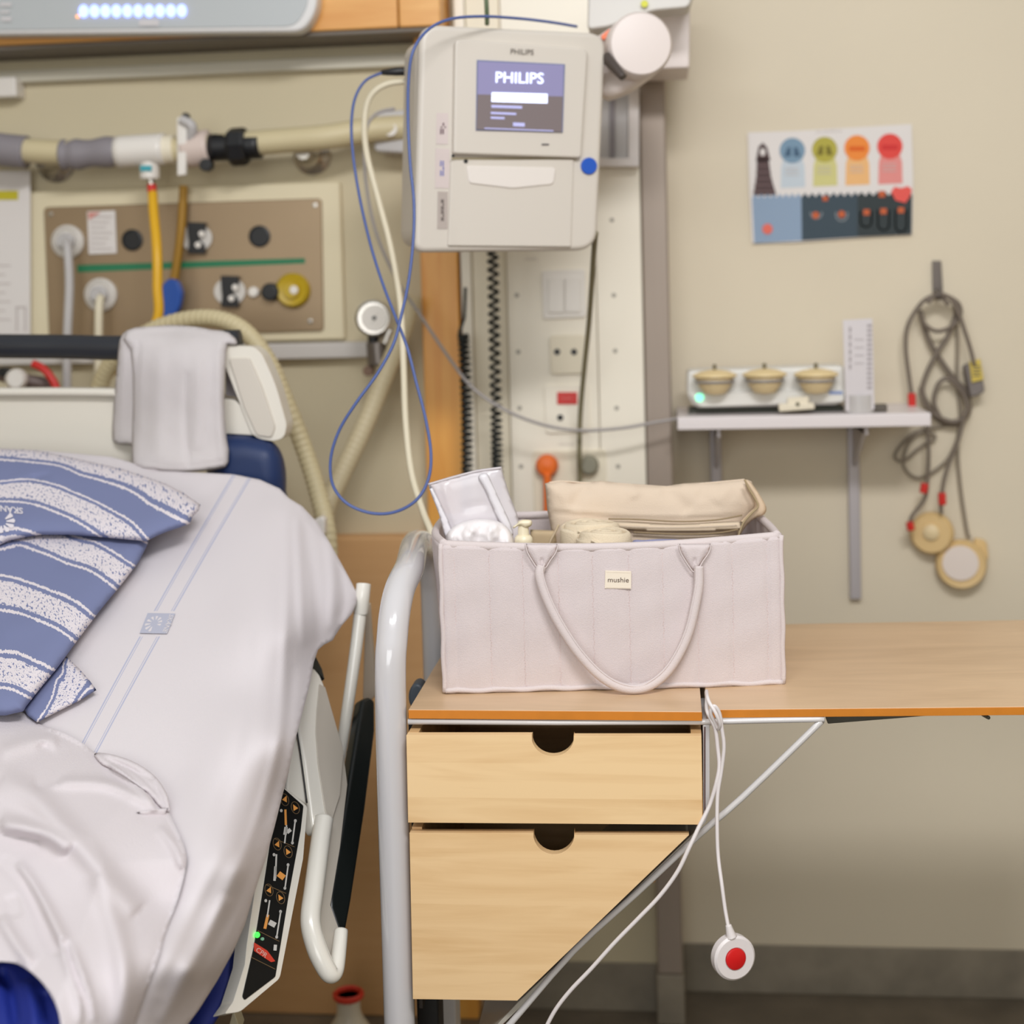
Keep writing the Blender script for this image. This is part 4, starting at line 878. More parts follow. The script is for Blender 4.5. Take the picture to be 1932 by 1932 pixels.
patch('folded_strip', [(902, 900), (918, 893), (930, 915), (946, 950), (962, 985), (968, 1010), (950, 1000), (932, 965), (915, 925)], BY(.092), PLAS2, t, sp=4, bulge=.003, bw=8, relief=ridges([([(910, 900), (960, 1005)], 3, .002)]))
tube('zip_edge', [zf(x, y, .003) for x, y in ((808, 914), (850, 902), (900, 889), (945, 883))], .0014, mat('zip_edge', (206, 198, 200), .4), t, n=6)
patch('film_edge', [(810, 922), (816, 920), (838, 965), (852, 1000), (856, 1030), (842, 1020), (828, 970)], BY(.09), PLAS2, t, sp=4, bulge=.0015, bw=6)
o = patch('wrapped_pads', [(842, 1010), (858, 992), (880, 983), (905, 979), (935, 982), (955, 993), (968, 1012), (975, 1040), (970, 1070), (845, 1070), (840, 1040)], BY(.075), mat('pad_white', (240, 234, 234), .4, coat=.2), None, sp=4, bulge=.022, bw=30,
          relief=lambda x, y: .0045*np.abs(wav(x, y, .22, 4))+.004*np.sin((x+y*.3)*.16)*np.clip((y-975)/30, 0, 1)+.002*wav(x, y, .5, 9))
tag(o, 'crinkled white wrapped pads packed in the left end of the pink bag', 'pads')
# pump bottle
t = thing('pump_bottle', 'cream pump bottle head poking out left of the rolled cloths in the bag', 'bottle', BY(.06)(988, 1100))
c = BY(.06)(988, 1019); CP = mat('pump_cream', (236, 224, 194), .35)
k = depth_mm(c)
lathe('bottle', [(0, -.15), (.018, -.15), (.019, -.145), (.019, -.02), (.014, -.008), (.010, -.004), (0, -.004)], c, CP, t)
lathe('collar', [(.0, -.004), (.0108, -.004), (.0112, .000), (.0108, .003), (.0085, .006), (.0, .006)], c, CP, t)
lathe('stem', [(.0, .005), (.0072, .005), (.0064, .016), (.0062, .0235), (.0, .0235)], c, CP, t)
patch('spout', [(968, 993), (974, 989), (981, 982), (990, 980), (1001, 981), (1004, 986), (1001, 993), (990, 996), (982, 992), (976, 993), (969, 997)], lambda x, y, o=0.: BY(.055)(x, y, o), CP, t, sp=2.5, bulge=.005, bw=8)
# rolled cloths
def roll(name, label, px, py, R, d, h, ell=1.0, seed=1):
    o = thing(name, label, 'rolled cloth', BY(d)(px, py+50), 'rolled cream cloths in the bag')
    c = BY(d)(px, py); nr, na = 34, 72; vs = []; fs = []; pitch = R*.36
    def rr(a): return R*(1+.03*sin(2*a+seed)+.02*sin(3*a+seed*2))
    for i in range(nr+1):
        q = i/nr
        for j in range(na):
            a = 2*pi*j/na; r = rr(a)*q
            ph = (r/pitch-a/(2*pi)+.05*sin(a*3+seed)) % 1.0; rid = 1-abs(2*ph-1)**4
            edge = max(0, (q-.86)/.14)
            z_ = .010*rid-.010+.0018*sin(a*2+seed*3)*q-.006*(1-sqrt_(1-min(1, edge)**2)) if edge < 1 else -.010
            z_ += .0025*(1-q)
            vs.append((c[0]+r*cos(a), c[1]+r*.86*sin(a), c[2]+z_))
    for k in range(1, 9):
        for j in range(na):
            a = 2*pi*j/na; r = rr(a)*(1+.012*sin(k*1.3+a*2+seed)); vs.append((c[0]+r*cos(a), c[1]+r*.86*sin(a), c[2]-.010-h*k/8))
    tot = nr+9
    for i in range(tot-1):
        for j in range(na): fs.append((i*na+j, i*na+(j+1) % na, (i+1)*na+(j+1) % na, (i+1)*na+j))
    fs.append(tuple((tot-1)*na+j for j in range(na)))
    b_ = mesh('rolled_layers', vs, fs, CLOTH, o, smooth=True)
    a0 = -pi*.62
    tube('loose_end', [(c[0]+rr(a0+k*.12)*1.015*cos(a0+k*.12), c[1]+rr(a0+k*.12)*1.015*.86*sin(a0+k*.12), c[2]-.006-.002*k) for k in range(8)], .0016, CLOTH, b_, n=6, sub=3)
    return o
sqrt_ = math.sqrt
roll('rolled_cloth', 'rear rolled cream cloth, standing on end behind the front roll in the bag', 1113, 985, .0365, .090, .11, 1.0, 1.3)
roll('rolled_cloth', 'front rolled cream cloth, nearest the rim of the pink bag', 1138, 1002, .0345, .045, .11, 1.0, 3.9)
# beige zip pouch
t = thing('zip_pouch', 'large beige cotton pouch with a zipper standing behind the rolled cloths in the bag', 'pouch', BY(.14)(1230, 1090))
pd = BY(.14)
patch('pouch_body', [(1028, 912), (1045, 908), (1060, 906), (1082, 910), (1105, 909), (1135, 907), (1170, 911), (1215, 914), (1258, 917), (1290, 912), (1330, 910), (1370, 907), (1405, 903), (1418, 908), (1425, 930), (1432, 955), (1420, 970), (1408, 985), (1395, 1005), (1390, 1060), (1045, 1060), (1040, 1000), (1032, 960), (1030, 930)], pd, TAN, t, sp=6, bulge=.022, bw=60,
      relief=ridges([([(1035, 966), (1150, 977), (1280, 981), (1400, 975)], 4, -.003), ([(1036, 958), (1150, 969), (1280, 973), (1400, 964)], 6, .0015), ([(1150, 1010), (1280, 1014), (1395, 1004)], 4, -.002), ([(1110, 915), (1090, 940), (1080, 960)], 12, -.004), ([(1250, 920), (1280, 945), (1300, 965)], 14, -.004), ([(1190, 915), (1200, 940)], 12, .003), ([(1380, 908), (1350, 950)], 14, .003), ([(1040, 912), (1048, 965)], 3, .0015), ([(1330, 912), (1320, 945)], 8, -.002)]), smooth_out=False)
tp = patch('zipper_tape', [(1150, 984), (1270, 990), (1395, 984), (1398, 992), (1390, 1000), (1270, 1004), (1150, 997)], lambda x, y, o=0.: pd(x, y, np.asarray(o)+.0265), mat('tape_tan', (218, 198, 172), .8), t, sp=5, bulge=.001, bw=4)
parts = []
for k in range(90):
    q = k/89; x = 1152+q*238; y = 991.5+4*sin(pi*q)*1.0-q*1
    parts.append((boxv(pd(x, y, .0285), (.0010, .0014, .0016), (V(ex), V(ey), V(ez))), BF))
for nm, ps in (('upper_fold_shade', ((1148, 979), (1200, 980), (1280, 984), (1350, 981), (1400, 972))), ('lower_fold_shade', ((1195, 1004), (1280, 1008), (1350, 1006), (1393, 999)))):
    tube(nm, [pd(x, y, .0268) for x, y in ps], .0011, mat('fold_shade', (150, 130, 100), .9), tp, n=6)  # dark tubes draw the shade in the pouch creases
st = mesh_join('zipper_teeth', parts, mat('teeth', (226, 210, 190), .5), tp); st['kind'] = 'stuff'
tube('top_seam', [pd(x, y, .002) for x, y in ((1036, 911), (1060, 908), (1105, 911), (1170, 913), (1258, 919), (1330, 912), (1405, 905))], .0012, TAN, t, n=6)
patch('side_gusset', [(1405, 903), (1416, 910), (1428, 925), (1442, 948), (1446, 962), (1440, 972), (1425, 978), (1412, 988), (1400, 1004), (1394, 1012), (1390, 1000), (1396, 985), (1412, 968), (1424, 955), (1420, 935), (1410, 920)], lambda x, y, o=0.: pd(x, y, np.asarray(o)+.02), mat('tan_shade', (214, 190, 162), .9, bump=.3, bscale=700), t, sp=4, bulge=.006, bw=10)
tube('gusset_binding', [pd(x, y, .032) for x, y in ((1405, 905), (1413, 922), (1424, 940), (1430, 955), (1418, 968), (1404, 984), (1397, 1000), (1393, 1012))], .0014, mat('binding_olive', (170, 150, 116), .8), t, n=6)
pxp = [pd(x, y, .03) for x, y in ((1054, 990), (1047, 1005), (1040, 1018), (1035, 1030))]
tube('pull_cord', pxp, .0016, mat('cord_tan', (196, 176, 146), .8), t, n=6)
o = patch('khaki_divider', [(1000, 999), (1050, 1001), (1052, 1060), (1000, 1060)], BY(.13), mat('divider_khaki', (190, 168, 134), .8), None, sp=6, bulge=.003, bw=8, smooth_out=False); tag(o, 'khaki fabric divider behind the pump bottle inside the pink bag', 'divider')
o = patch('blue_cloth', [(1192, 1023), (1215, 1019), (1250, 1017), (1290, 1019), (1300, 1030), (1300, 1070), (1190, 1070)], BY(.06), mat('lavender_cloth', (150, 152, 188), .9), None, sp=6, bulge=.01, bw=15); tag(o, 'lavender blue folded cloth just showing over the rim of the bag', 'cloth')
# oxygen flask on the floor
t = thing('floor_flask', 'pale bottle with a red ring collar standing on the floor between bed and cabinet', 'bottle', (float(atY(658, 1900, 2.3)[0]), 2.3, 0))
fxx = float(atY(658, 1900, 2.3)[0]); fz = float(atY(658, 1884, 2.3)[2])
lathe('flask_body', [(0, 0), (.045, 0), (.048, .006), (.048, fz-.09), (.040, fz-.06), (.022, fz-.030), (.019, fz-.02), (.019, fz+.003), (.0155, fz+.003), (.0155, fz-.04), (0, fz-.04)], (fxx, 2.3, 0), mat('flask_cream', (216, 206, 186), .4), t)
lathe('red_ring', [(.0185, fz+.004), (.022, fz+.0005), (.0255, fz+.004), (.0255, fz+.009), (.022, fz+.012), (.0185, fz+.009), (.0185, fz+.004)], (fxx, 2.3, 0), mat('ring_red', (214, 56, 34), .4), t)

# ================================================================== BED
BYAW = radians(4.5)
lx = np.array([cos(BYAW), sin(BYAW), 0]); ly = np.array([-sin(BYAW), cos(BYAW), 0])
SL = radians(26)
up = ly*cos(SL)+np.array([0, 0, 1])*sin(SL)
NB = np.cross(lx, up)                      # mattress normal
PB = atY(450, 905, 2.04)
plS = surfP(PB, NB)
def plY(x, y): return float(plS(float(x), float(y))[1])
smp = [(x, y, plY(x, y)) for x, y in ((-120, 880), (100, 880), (300, 890), (500, 930), (-120, 1150), (150, 1150), (400, 1150), (-120, 1450), (150, 1450), (350, 1450), (450, 1300), (-120, 1750), (100, 1750), (300, 1700), (-100, 2050), (150, 2050))]
smp += [(540, 960, plY(540, 960)), (540, 1200, plY(540, 1200)), (525, 1400, plY(525, 1400)-.005), (450, 1640, plY(450, 1640)), (360, 1830, plY(360, 1830))]
smp += [(600, 990, 1.985), (645, 1060, 1.945), (672, 1120, 1.915), (665, 1160, 1.89), (600, 1225, 1.81), (580, 1340, 1.70), (545, 1500, 1.605), (500, 1650, 1.52), (455, 1770, 1.46), (400, 1860, 1.42), (300, 2050, 1.30)]
shD = tps(smp)
shS = surfY(lambda x, y: shD(x, y))
def shrel(x, y):
    r = ridges([([(540, 950), (541, 1080), (538, 1200), (532, 1300), (520, 1420), (480, 1560), (430, 1680), (360, 1830), (290, 1960)], 9, .0045),
                ([(575, 985), (590, 1080), (598, 1160), (600, 1220)], 12, -.004), ([(560, 970), (566, 1100), (572, 1220)], 7, .004),
                ([(620, 1010), (628, 1100), (625, 1190)], 9, .005), ([(640, 1060), (650, 1130), (640, 1170)], 7, -.003),
                ([(555, 1250), (540, 1400), (500, 1560)], 8, -.003), ([(440, 1600), (380, 1720), (300, 1880)], 14, -.004),
                ([(470, 1180), (462, 1330), (430, 1480), (380, 1620)], 14, -.0025), ([(420, 900), (400, 930), (330, 960)], 14, -.002),
                ([(430, 1690), (370, 1800), (300, 1932)], 12, .006), ([(490, 1600), (440, 1720), (370, 1850)], 8, -.003)])(x, y)
    return r+.0012*wav(x, y, .012, 2)+.0005*wav(x, y, .05, 5)
# sheet material with printed blue lines
def sheet_mat():
    m = bpy.data.materials.new('bed_sheet'); m.use_nodes = True; nt = m.node_tree; N = nt.nodes; L = nt.links; b = N['Principled BSDF']
    b.inputs['Roughness'].default_value = .95; b.inputs['Specular IOR Level'].default_value = .2
    uv = N.new('ShaderNodeUVMap'); uv.uv_map = 'UVMap'; sp = N.new('ShaderNodeSeparateXYZ'); L.new(uv.outputs[0], sp.inputs[0])
    ab = N.new('ShaderNodeMath'); ab.operation = 'ABSOLUTE'; L.new(sp.outputs['X'], ab.inputs[0])
    def band(c, w_):
        s = N.new('ShaderNodeMath'); s.operation = 'SUBTRACT'; s.inputs[1].default_value = c; L.new(ab.outputs[0], s.inputs[0])
        a = N.new('ShaderNodeMath'); a.operation = 'ABSOLUTE'; L.new(s.outputs[0], a.inputs[0])
        g = N.new('ShaderNodeMath'); g.operation = 'LESS_THAN'; g.inputs[1].default_value = w_; L.new(a.outputs[0], g.inputs[0]); return g.outputs[0]
    mx = N.new('ShaderNodeMath'); mx.operation = 'MAXIMUM'; L.new(band(15.5, 1.3), mx.inputs[0]); L.new(band(11.8, .7), mx.inputs[1])
    # keep out of the emblem
    a2 = N.new('ShaderNodeMath'); a2.operation = 'ABSOLUTE'; L.new(sp.outputs['Y'], a2.inputs[0])
    g2 = N.new('ShaderNodeMath'); g2.operation = 'GREATER_THAN'; g2.inputs[1].default_value = 24; L.new(a2.outputs[0], g2.inputs[0])
    mu = N.new('ShaderNodeMath'); mu.operation = 'MULTIPLY'; L.new(mx.outputs[0], mu.inputs[0]); L.new(g2.outputs[0], mu.inputs[1])
    mi = N.new('ShaderNodeMix'); mi.data_type = 'RGBA'; mi.inputs[6].default_value = lin(SHEETC); mi.inputs[7].default_value = lin((178, 179, 198))
    L.new(mu.outputs[0], mi.inputs[0]); L.new(mi.outputs[2], b.inputs['Base Color'])
    tc = N.new('ShaderNodeTexCoord'); n = N.new('ShaderNodeTexNoise'); n.inputs['Scale'].default_value = 900; L.new(tc.outputs['Object'], n.inputs['Vector'])
    bp = N.new('ShaderNodeBump'); bp.inputs['Strength'].default_value = .2; bp.inputs['Distance'].default_value = .001; L.new(n.outputs[0], bp.inputs['Height']); L.new(bp.outputs[0], b.inputs['Normal'])
    return m
SHEET = sheet_mat()
e0 = np.array([297., 1177.]); ea = np.array([460-297, 900-1177.]); ea /= np.linalg.norm(ea); eb = np.array([-ea[1], ea[0]])
LINE = crom([(455, 902), (390, 1010), (340, 1100), (297, 1177), (240, 1275), (170, 1410), (100, 1540)], 10)
def sheet_uv(x, y):
    # signed distance to the printed line pair centre (a smooth curve), and distance along it
    yy = LINE[:, 1][::-1] if LINE[0, 1] > LINE[-1, 1] else LINE[:, 1]; xx_ = LINE[:, 0][::-1] if LINE[0, 1] > LINE[-1, 1] else LINE[:, 0]
    c = np.polyfit(yy, xx_, 3); cx = np.polyval(c, y)
    return (x-cx)*.86, (y-1177)/1.0
t = thing('hospital_bed', 'hospital bed with raised backrest, white sheet and white split side rail at the left', 'bed', (float(PB[0])-.35, 1.3, 0))
t_bed = t
sheet_out = [(-130, 845), (-60, 845), (0, 846), (80, 850), (210, 862), (300, 888), (380, 892), (440, 895), (490, 905), (528, 922), (545, 940), (570, 955), (598, 985), (620, 1020), (645, 1065), (664, 1100), (674, 1122), (672, 1140), (664, 1158), (645, 1180), (632, 1200), (628, 1208), (612, 1216), (600, 1226), (592, 1250), (585, 1290), (572, 1340), (556, 1400), (544, 1460), (533, 1500), (518, 1560), (500, 1625), (478, 1690), (462, 1745), (440, 1795), (410, 1850), (375, 1905), (345, 1945), (280, 2040), (-130, 2040)]
sh = patch('sheet', sheet_out, shS, SHEET, None, sp=6.5, uv=sheet_uv, relief=shrel, thick=.002, smooth_out=False)
tag(sh, 'smooth white bed sheet with twin pale blue lines and a printed emblem', 'sheet')
# emblem on the sheet
SP = mat('sheet_print', (176, 177, 192), .95); SWH = mat('sheet_white', SHEETC, .95)
def shso(x, y, o=0.): return surfY(lambda a, b: shD(a, b)-shrel(a, b)-.0022)(x, y, o)
cx0, cy0 = 297, 1176
def aff(u, v):  # emblem local frame (pixels): u to the right, v down, sheared like the cloth
    return (cx0+u*1.0-v*.38+0, cy0+v*.95+u*.02)
def densequad(u0, v0, u1, v1, n=6):
    P = [(u0+(u1-u0)*k/n, v0) for k in range(n)]+[(u1, v0+(v1-v0)*k/n) for k in range(n)]+[(u1-(u1-u0)*k/n, v1) for k in range(n)]+[(u0, v1-(v1-v0)*k/n) for k in range(n)]
    return [aff(*p) for p in P]
pet = []
for k in range(9):
    a0 = radians(100+k*34)
    r1 = 17-k*.5
    pet.append(([aff(-6+6*cos(a0), 7*sin(a0)), aff(-6+r1*cos(a0-.16), r1*.95*sin(a0-.16)), aff(-6+(r1+1)*cos(a0), (r1+1)*.95*sin(a0)), aff(-6+r1*cos(a0+.18), r1*.95*sin(a0+.18)), aff(-6+7*cos(a0+.12), 7*sin(a0+.12))], 1))
decal('printed_emblem', [(densequad(-26, -20, 26, 20), 0)]+pet, shso, [SP, SWH], sh, off=.0004)
textpx('emblem_lettering', 'SKÅNE', aff(20, 0)[0], aff(20, 0)[1], 12, shso, SWH, sh, rot=112, off=.0012, bold=.01)

# mattress and structure
mv = []
for a, b_ in ((-.92, 0), (0, 0)):
    pass
EDG = plS(np.array([540.]), np.array([960.]))[0]
def bedp(s, l, d=0): return EDG+lx*s+up*l-NB*0-np.array([0, 0, 1.])*d
box_pts = [bedp(s, l, d) for s in (-.86, -.015) for l in (-.86, -.03) for d in (.155, .022)]
mesh('mattress', box_pts, BF, ROYAL, t, bevel=.02, seg=3)
patch('mattress_end', [(400, 830), (440, 818), (480, 822), (512, 832), (530, 852), (539, 885), (540, 925), (536, 965), (400, 965)], surfY(2.12), NAVY, t, sp=7, bulge=.04, bw=45)
patch('mattress_cover_edge', [(478, 1720), (470, 1770), (458, 1830), (438, 1880), (405, 1930), (370, 1985), (240, 1990), (330, 1850), (430, 1730)], surfY(lambda x, y: tps([(470, 1730, 1.60), (400, 1930, 1.52), (300, 1960, 1.50), (440, 1850, 1.56)])(x, y)), ROYAL, t, sp=8, bulge=.008, bw=30)
fbox0 = boxv(EDG+lx*-.4375+up*-.86-ly*.52-np.array([0, 0, .09]), (.845, 1.04, .13), (V(lx), V(ly), Vector((0, 0, 1))))
mesh('mattress_seat', fbox0, BF, ROYAL, t, bevel=.02, seg=3)
# bed chassis, out of sight below
fbox = lambda n, s, l, hgt, sz: mesh(n, boxv(EDG*np.array([1, 1, 0])+lx*s+ly*l+np.array([0, 0, hgt]), sz, (V(lx), V(ly), Vector((0, 0, 1)))), BF, LGREY, t, bevel=.004)
fbox('chassis', -.46, -.78, .30, (.62, 1.75, .06)); fbox('lift_column', -.46, -.45, .45, (.18, .18, .25)); 
for s in (-.75, -.18):
    for l in (-1.5, -.12):
        lathe('castor', [(0, -.014), (.058, -.014), (.062, -.006), (.062, .006), (.058, .014), (0, .014)], EDG*np.array([1, 1, 0])+lx*s+ly*l+np.array([0, 0, .062]), BLACK, t, axis=tuple(lx))
        fbox('castor_stem', s, l, .2, (.03, .03, .16))
# headboard
HW = mat('headboard_white', (224, 218, 206), .38); HS = mat('headboard_shade', (206, 198, 186), .45)
HD = surfY(2.14)
hb_ = plate('headboard', roundpoly([(-150, 733), (0, 733), (215, 733), (420, 745), (480, 770), (480, 860), (300, 880), (-150, 880)], [0, 0, 20, 20, 20, 10, 0, 0]), HD, .035, HW, t, bevel=.010, seg=4)
pxtube('headboard_lip', [(-150, 740, 2.132), (0, 740, 2.13), (215, 741, 2.13), (420, 752, 2.13)], .0065, HW, hb_, n=12)
pxtube('dark_grip_rail', [(-150, 650, 2.155), (0, 653, 2.15), (120, 654, 2.15), (230, 656, 2.145), (340, 648, 2.145), (452, 645, 2.145)], .0185, mat('grip_dark', (40, 42, 48), .4), t, n=18)
wg = plate('head_wing', roundpoly([(420, 652), (478, 654), (494, 668), (520, 725), (541, 802), (536, 826), (516, 833), (478, 826), (452, 760), (424, 690)], [2, 8, 10, 30, 8, 10, 14, 20, 20, 4]), surfY(2.105), .04, HW, t, bevel=.008, seg=4)
plate('wing_inset', roundpoly([(431, 676), (470, 675), (494, 730), (519, 806), (512, 826), (484, 822), (460, 770)], 6), surfY(2.105), .006, HS, wg, bevel=.002, off=.004)
plate('wing_foot', roundpoly([(415, 753), (440, 754), (456, 766), (486, 822), (420, 818)], 6), surfY(2.11), .03, HW, t, bevel=.006, seg=3)
plate('dark_joint', [(425, 690), (434, 692), (458, 752), (425, 746)], surfY(2.13), .02, GREYP, t)
# ---- side rail
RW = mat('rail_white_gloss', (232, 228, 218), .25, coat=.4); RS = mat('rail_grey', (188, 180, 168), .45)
rd0 = tps([(700, 1100, 1.90), (600, 1270, 1.84), (540, 1490, 1.70), (700, 1320, 1.88), (640, 1780, 1.62), (600, 1850, 1.60), (455, 1900, 1.50), (560, 1700, 1.62)])
_a, _b, _c = atY(610, 1270, 1.86), atY(700, 1320, 1.90), atY(610, 1800, 1.62)
rsp = surfP(_a, np.cross(_b-_a, _c-_a))
rd = lambda x, y: rsp(x, y)[..., 1]
RSf = lambda d: surfY(lambda x, y: rd(x, y)+d)
sr = plate('side_rail', [(587, 1262), (592, 1258), (604, 1272), (612, 1290), (648, 1405), (650, 1420), (636, 1500), (628, 1560), (598, 1570), (590, 1555), (575, 1440), (562, 1370), (566, 1340)], RSf(.0), .02, RW, t, bevel=.004, seg=3)
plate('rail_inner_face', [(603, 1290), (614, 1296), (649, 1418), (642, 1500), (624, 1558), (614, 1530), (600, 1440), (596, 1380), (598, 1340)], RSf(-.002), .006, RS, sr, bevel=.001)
pxtube('rail_handle', [(x, y, rd(x, y)-.004) for x, y in ((611, 1545), (606, 1575), (600, 1620), (592, 1680), (586, 1725), (588, 1755), (600, 1795), (616, 1828), (626, 1838), (634, 1828), (640, 1790), (644, 1755))], .0105, RW, t, n=16, rfun=lambda q: .0118-.004*max(0, q-.55)/.45)
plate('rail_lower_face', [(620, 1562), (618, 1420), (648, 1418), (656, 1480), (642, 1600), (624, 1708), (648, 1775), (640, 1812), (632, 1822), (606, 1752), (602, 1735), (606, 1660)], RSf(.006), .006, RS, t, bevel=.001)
plate('black_grip', [(684, 1318), (698, 1313), (709, 1322), (709, 1379), (690, 1530), (664, 1700), (650, 1778), (640, 1760), (624, 1712), (624, 1690), (655, 1500)], RSf(.012), .02, BLACKR, t, bevel=.005, seg=3)
plate('rail_body', [(545, 1440), (560, 1380), (575, 1440), (582, 1518), (560, 1505), (541, 1490)], RSf(.004), .02, RW, t, bevel=.003)
pxtube('slit', [(x, y, rd(x, y)-.001) for x, y in ((560, 1381), (568, 1430), (579, 1515))], .0012, BLACK, t, n=6)
plate('dark_corner', [(588, 1260), (596, 1238), (608, 1262), (613, 1282), (602, 1272)], RSf(.006), .02, BLACKR, t)
pxtube('post', [(x, y, Y) for x, y, Y in ((683, 1112, 1.925), (680, 1150, 1.92), (672, 1220, 1.91), (658, 1320, 1.89), (646, 1400, 1.88), (640, 1440, 1.87))], .0095, RW, t, n=16, rfun=lambda q: .0092-.002*q)
pxtube('post_cap', [(686, 1102, 1.925), (684, 1125, 1.92), (680, 1158, 1.92)], .0098, RW, t, n=16)
plate('rear_upright', roundpoly([(690, 1140), (697, 1140), (700, 1190), (711, 1310), (700, 1322), (684, 1320), (686, 1250), (688, 1180)], 4), surfY(1.98), .012, mat('blurred_upright', (196, 180, 160), .4), t, bevel=.003)
# control panel
_a, _b, _c = atY(540, 1490, 1.69), atY(577, 1520, 1.705), atY(450, 1900, 1.50)
cpS = surfP(_a, np.cross(_b-_a, _c-_a))
cp = plate('control_panel', roundpoly([(520, 1475), (541, 1490), (580, 1521), (572, 1620), (528, 1846), (453, 1909), (424, 1913), (440, 1890), (462, 1820), (466, 1780), (490, 1620)], [0, 0, 6, 0, 8, 8, 4, 4, 0, 0, 0]), cpS, .02, RW, t, bevel=.003, seg=3, off=.0)
plate('keypad', roundpoly([(528, 1480), (541, 1492), (573, 1520), (568, 1565), (545, 1690), (520, 1843), (462, 1887), (458, 1880), (480, 1785), (500, 1660), (515, 1560)], 3), cpS, .003, mat('keypad_black', (14, 15, 15), .6, spec=.25), cp, off=.0015, bevel=.0005)
KO = mat('key_orange', (232, 160, 80), .6); KW = mat('key_white', (206, 204, 200), .6); KL = mat('key_line', (120, 96, 66), .6)
def zp(x, y): return (380+x/2.19, 1050+y/2.19)      # zoomed crop -> pixel
def bar(x0, y0, x1, y1, w_):
    a = np.array(zp(x0, y0)); b = np.array(zp(x1, y1)); d = b-a; d /= np.linalg.norm(d); n = np.array([-d[1], d[0]])*w_/2/2.19
    return [tuple(a+n), tuple(b+n), tuple(b-n), tuple(a-n)]
ky = []
for (x, y, dr) in ((344, 1002, -1), (388, 1038, 1), (313, 1188, -1), (358, 1220, 1), (279, 1378, -1), (327, 1410, 1)):
    b = [(-11, 3), (8, -14), (9, 14)] if dr < 0 else [(-9, -14), (12, 2), (-7, 13)]
    ky.append(([zp(x+u, y+v) for u, v in b], 0))
for q in ky: decal('arrow_key', [q], cpS, [KO], cp, off=.0025)
for (x, y) in ((344, 1005), (388, 1038), (313, 1188), (358, 1220), (279, 1378), (327, 1410)):
    tube('key_ring', [cpS(*zp(x+17*cos(a), y+24*sin(a)+.35*17*cos(a)), .0018) for a in np.linspace(0, 2*pi, 17)[:-1]], .0004, KL, cp, n=5, closed=True, sub=2)
bs = decal('bed_symbols', [(bar(347, 1045, 349, 1110, 9), 0), (bar(352, 1110, 344, 1185, 6), 1), (bar(350, 1118, 345, 1150, 14), 1), (bar(356, 1128, 366, 1140, 20), 1), (bar(388, 1090, 375, 1185, 6), 1),
      (bar(310, 1230, 306, 1330, 7), 1), (bar(306, 1280, 302, 1340, 10), 1), (bar(318, 1310, 342, 1328, 24), 0), (bar(359, 1272, 345, 1372, 6), 1),
      (bar(282, 1420, 272, 1490, 6), 1), (bar(275, 1480, 262, 1538, 12), 0), (bar(280, 1510, 306, 1524, 22), 1), (bar(328, 1465, 311, 1572, 6), 1)]
      + [([zp(x+6*cos(a), y+7*sin(a)) for a in np.linspace(0, 2*pi, 9)[:-1]], 1) for x, y in ((330, 1050), (300, 1232), (266, 1422), (388, 1092), (376, 1183), (358, 1274), (345, 1370), (327, 1467), (311, 1572))]
      + [(bar(306, 1604, 304, 1628, 13), 1)], cpS, [KO, KW], cp, off=.0022); bs['kind'] = 'stuff'
decal('divider_lines', [(bar(300, 1165, 385, 1200, 2.5), 0), (bar(265, 1355, 350, 1392, 2.5), 0), (bar(232, 1545, 322, 1590, 2.5), 0), (bar(205, 1655, 305, 1705, 2.5), 0)], cpS, [KL], cp, off=.0022)
decal('red_key', [([zp(*p) for p in ((217, 1594), (272, 1628), (305, 1672), (288, 1676), (218, 1630))], 0)], cpS, [mat('key_red', (212, 62, 44), .5)], cp, off=.0024)
textpx('key_lettering', 'CPR', zp(248, 1637)[0], zp(248, 1637)[1], 13, cpS, mat('key_cream', (232, 190, 180), .6), cp, rot=36, off=.0034)
disc('green_light', *zp(232, 1563), 4.5, cpS, .001, mat('led_green', (60, 255, 70), emit=2), cp, off=.0032, ry=5.5, n=14, bevel=0)
disc('power_light', *zp(253, 1580), 3.2, cpS, .001, mat('led_grey', (130, 190, 160), .4), cp, off=.003, n=10, bevel=0)
plate('panel_bracket', [(440, 1905), (425, 1960), (400, 2010), (430, 2010), (452, 1940)], surfY(1.56), .02, mat('bracket_cream', (206, 198, 170), .5), t)
# ------------------------------------------------------------------ towel
twS = surfY(lambda x, y: tps([(230, 640, 2.10), (430, 650, 2.10), (330, 618, 2.12), (220, 830, 2.12), (260, 880, 2.07), (430, 880, 2.07), (340, 760, 2.08), (340, 660, 2.085)])(x, y))
t = thing('towel', 'small white terry towel folded over the dark rail of the bedhead', 'towel', atY(330, 890, 2.10))
twr = lambda x, y: ridges([([(262, 640), (256, 720), (252, 830)], 6, -.004), ([(352, 700), (350, 800), (357, 885)], 7, -.003), ([(375, 660), (374, 760), (370, 850)], 12, .004), ([(300, 650), (298, 760), (296, 870)], 16, .004), ([(255, 868), (340, 880), (430, 868)], 3, -.002), ([(410, 640), (414, 760), (418, 870)], 8, .003), ([(240, 625), (300, 622), (400, 622), (440, 634)], 12, -.006)])(x, y)+.001*wav(x, y, .09, 8)
patch('rear_layer', [(226, 642), (240, 624), (262, 620), (275, 640), (268, 740), (262, 835), (240, 838), (213, 831), (214, 770), (220, 700)], lambda x, y, o=0.: twS(x, y, np.asarray(o)-.012), TOWEL, t, sp=5, bulge=.009, bw=14, relief=ridges([([(232, 650), (228, 830)], 8, .002)]))
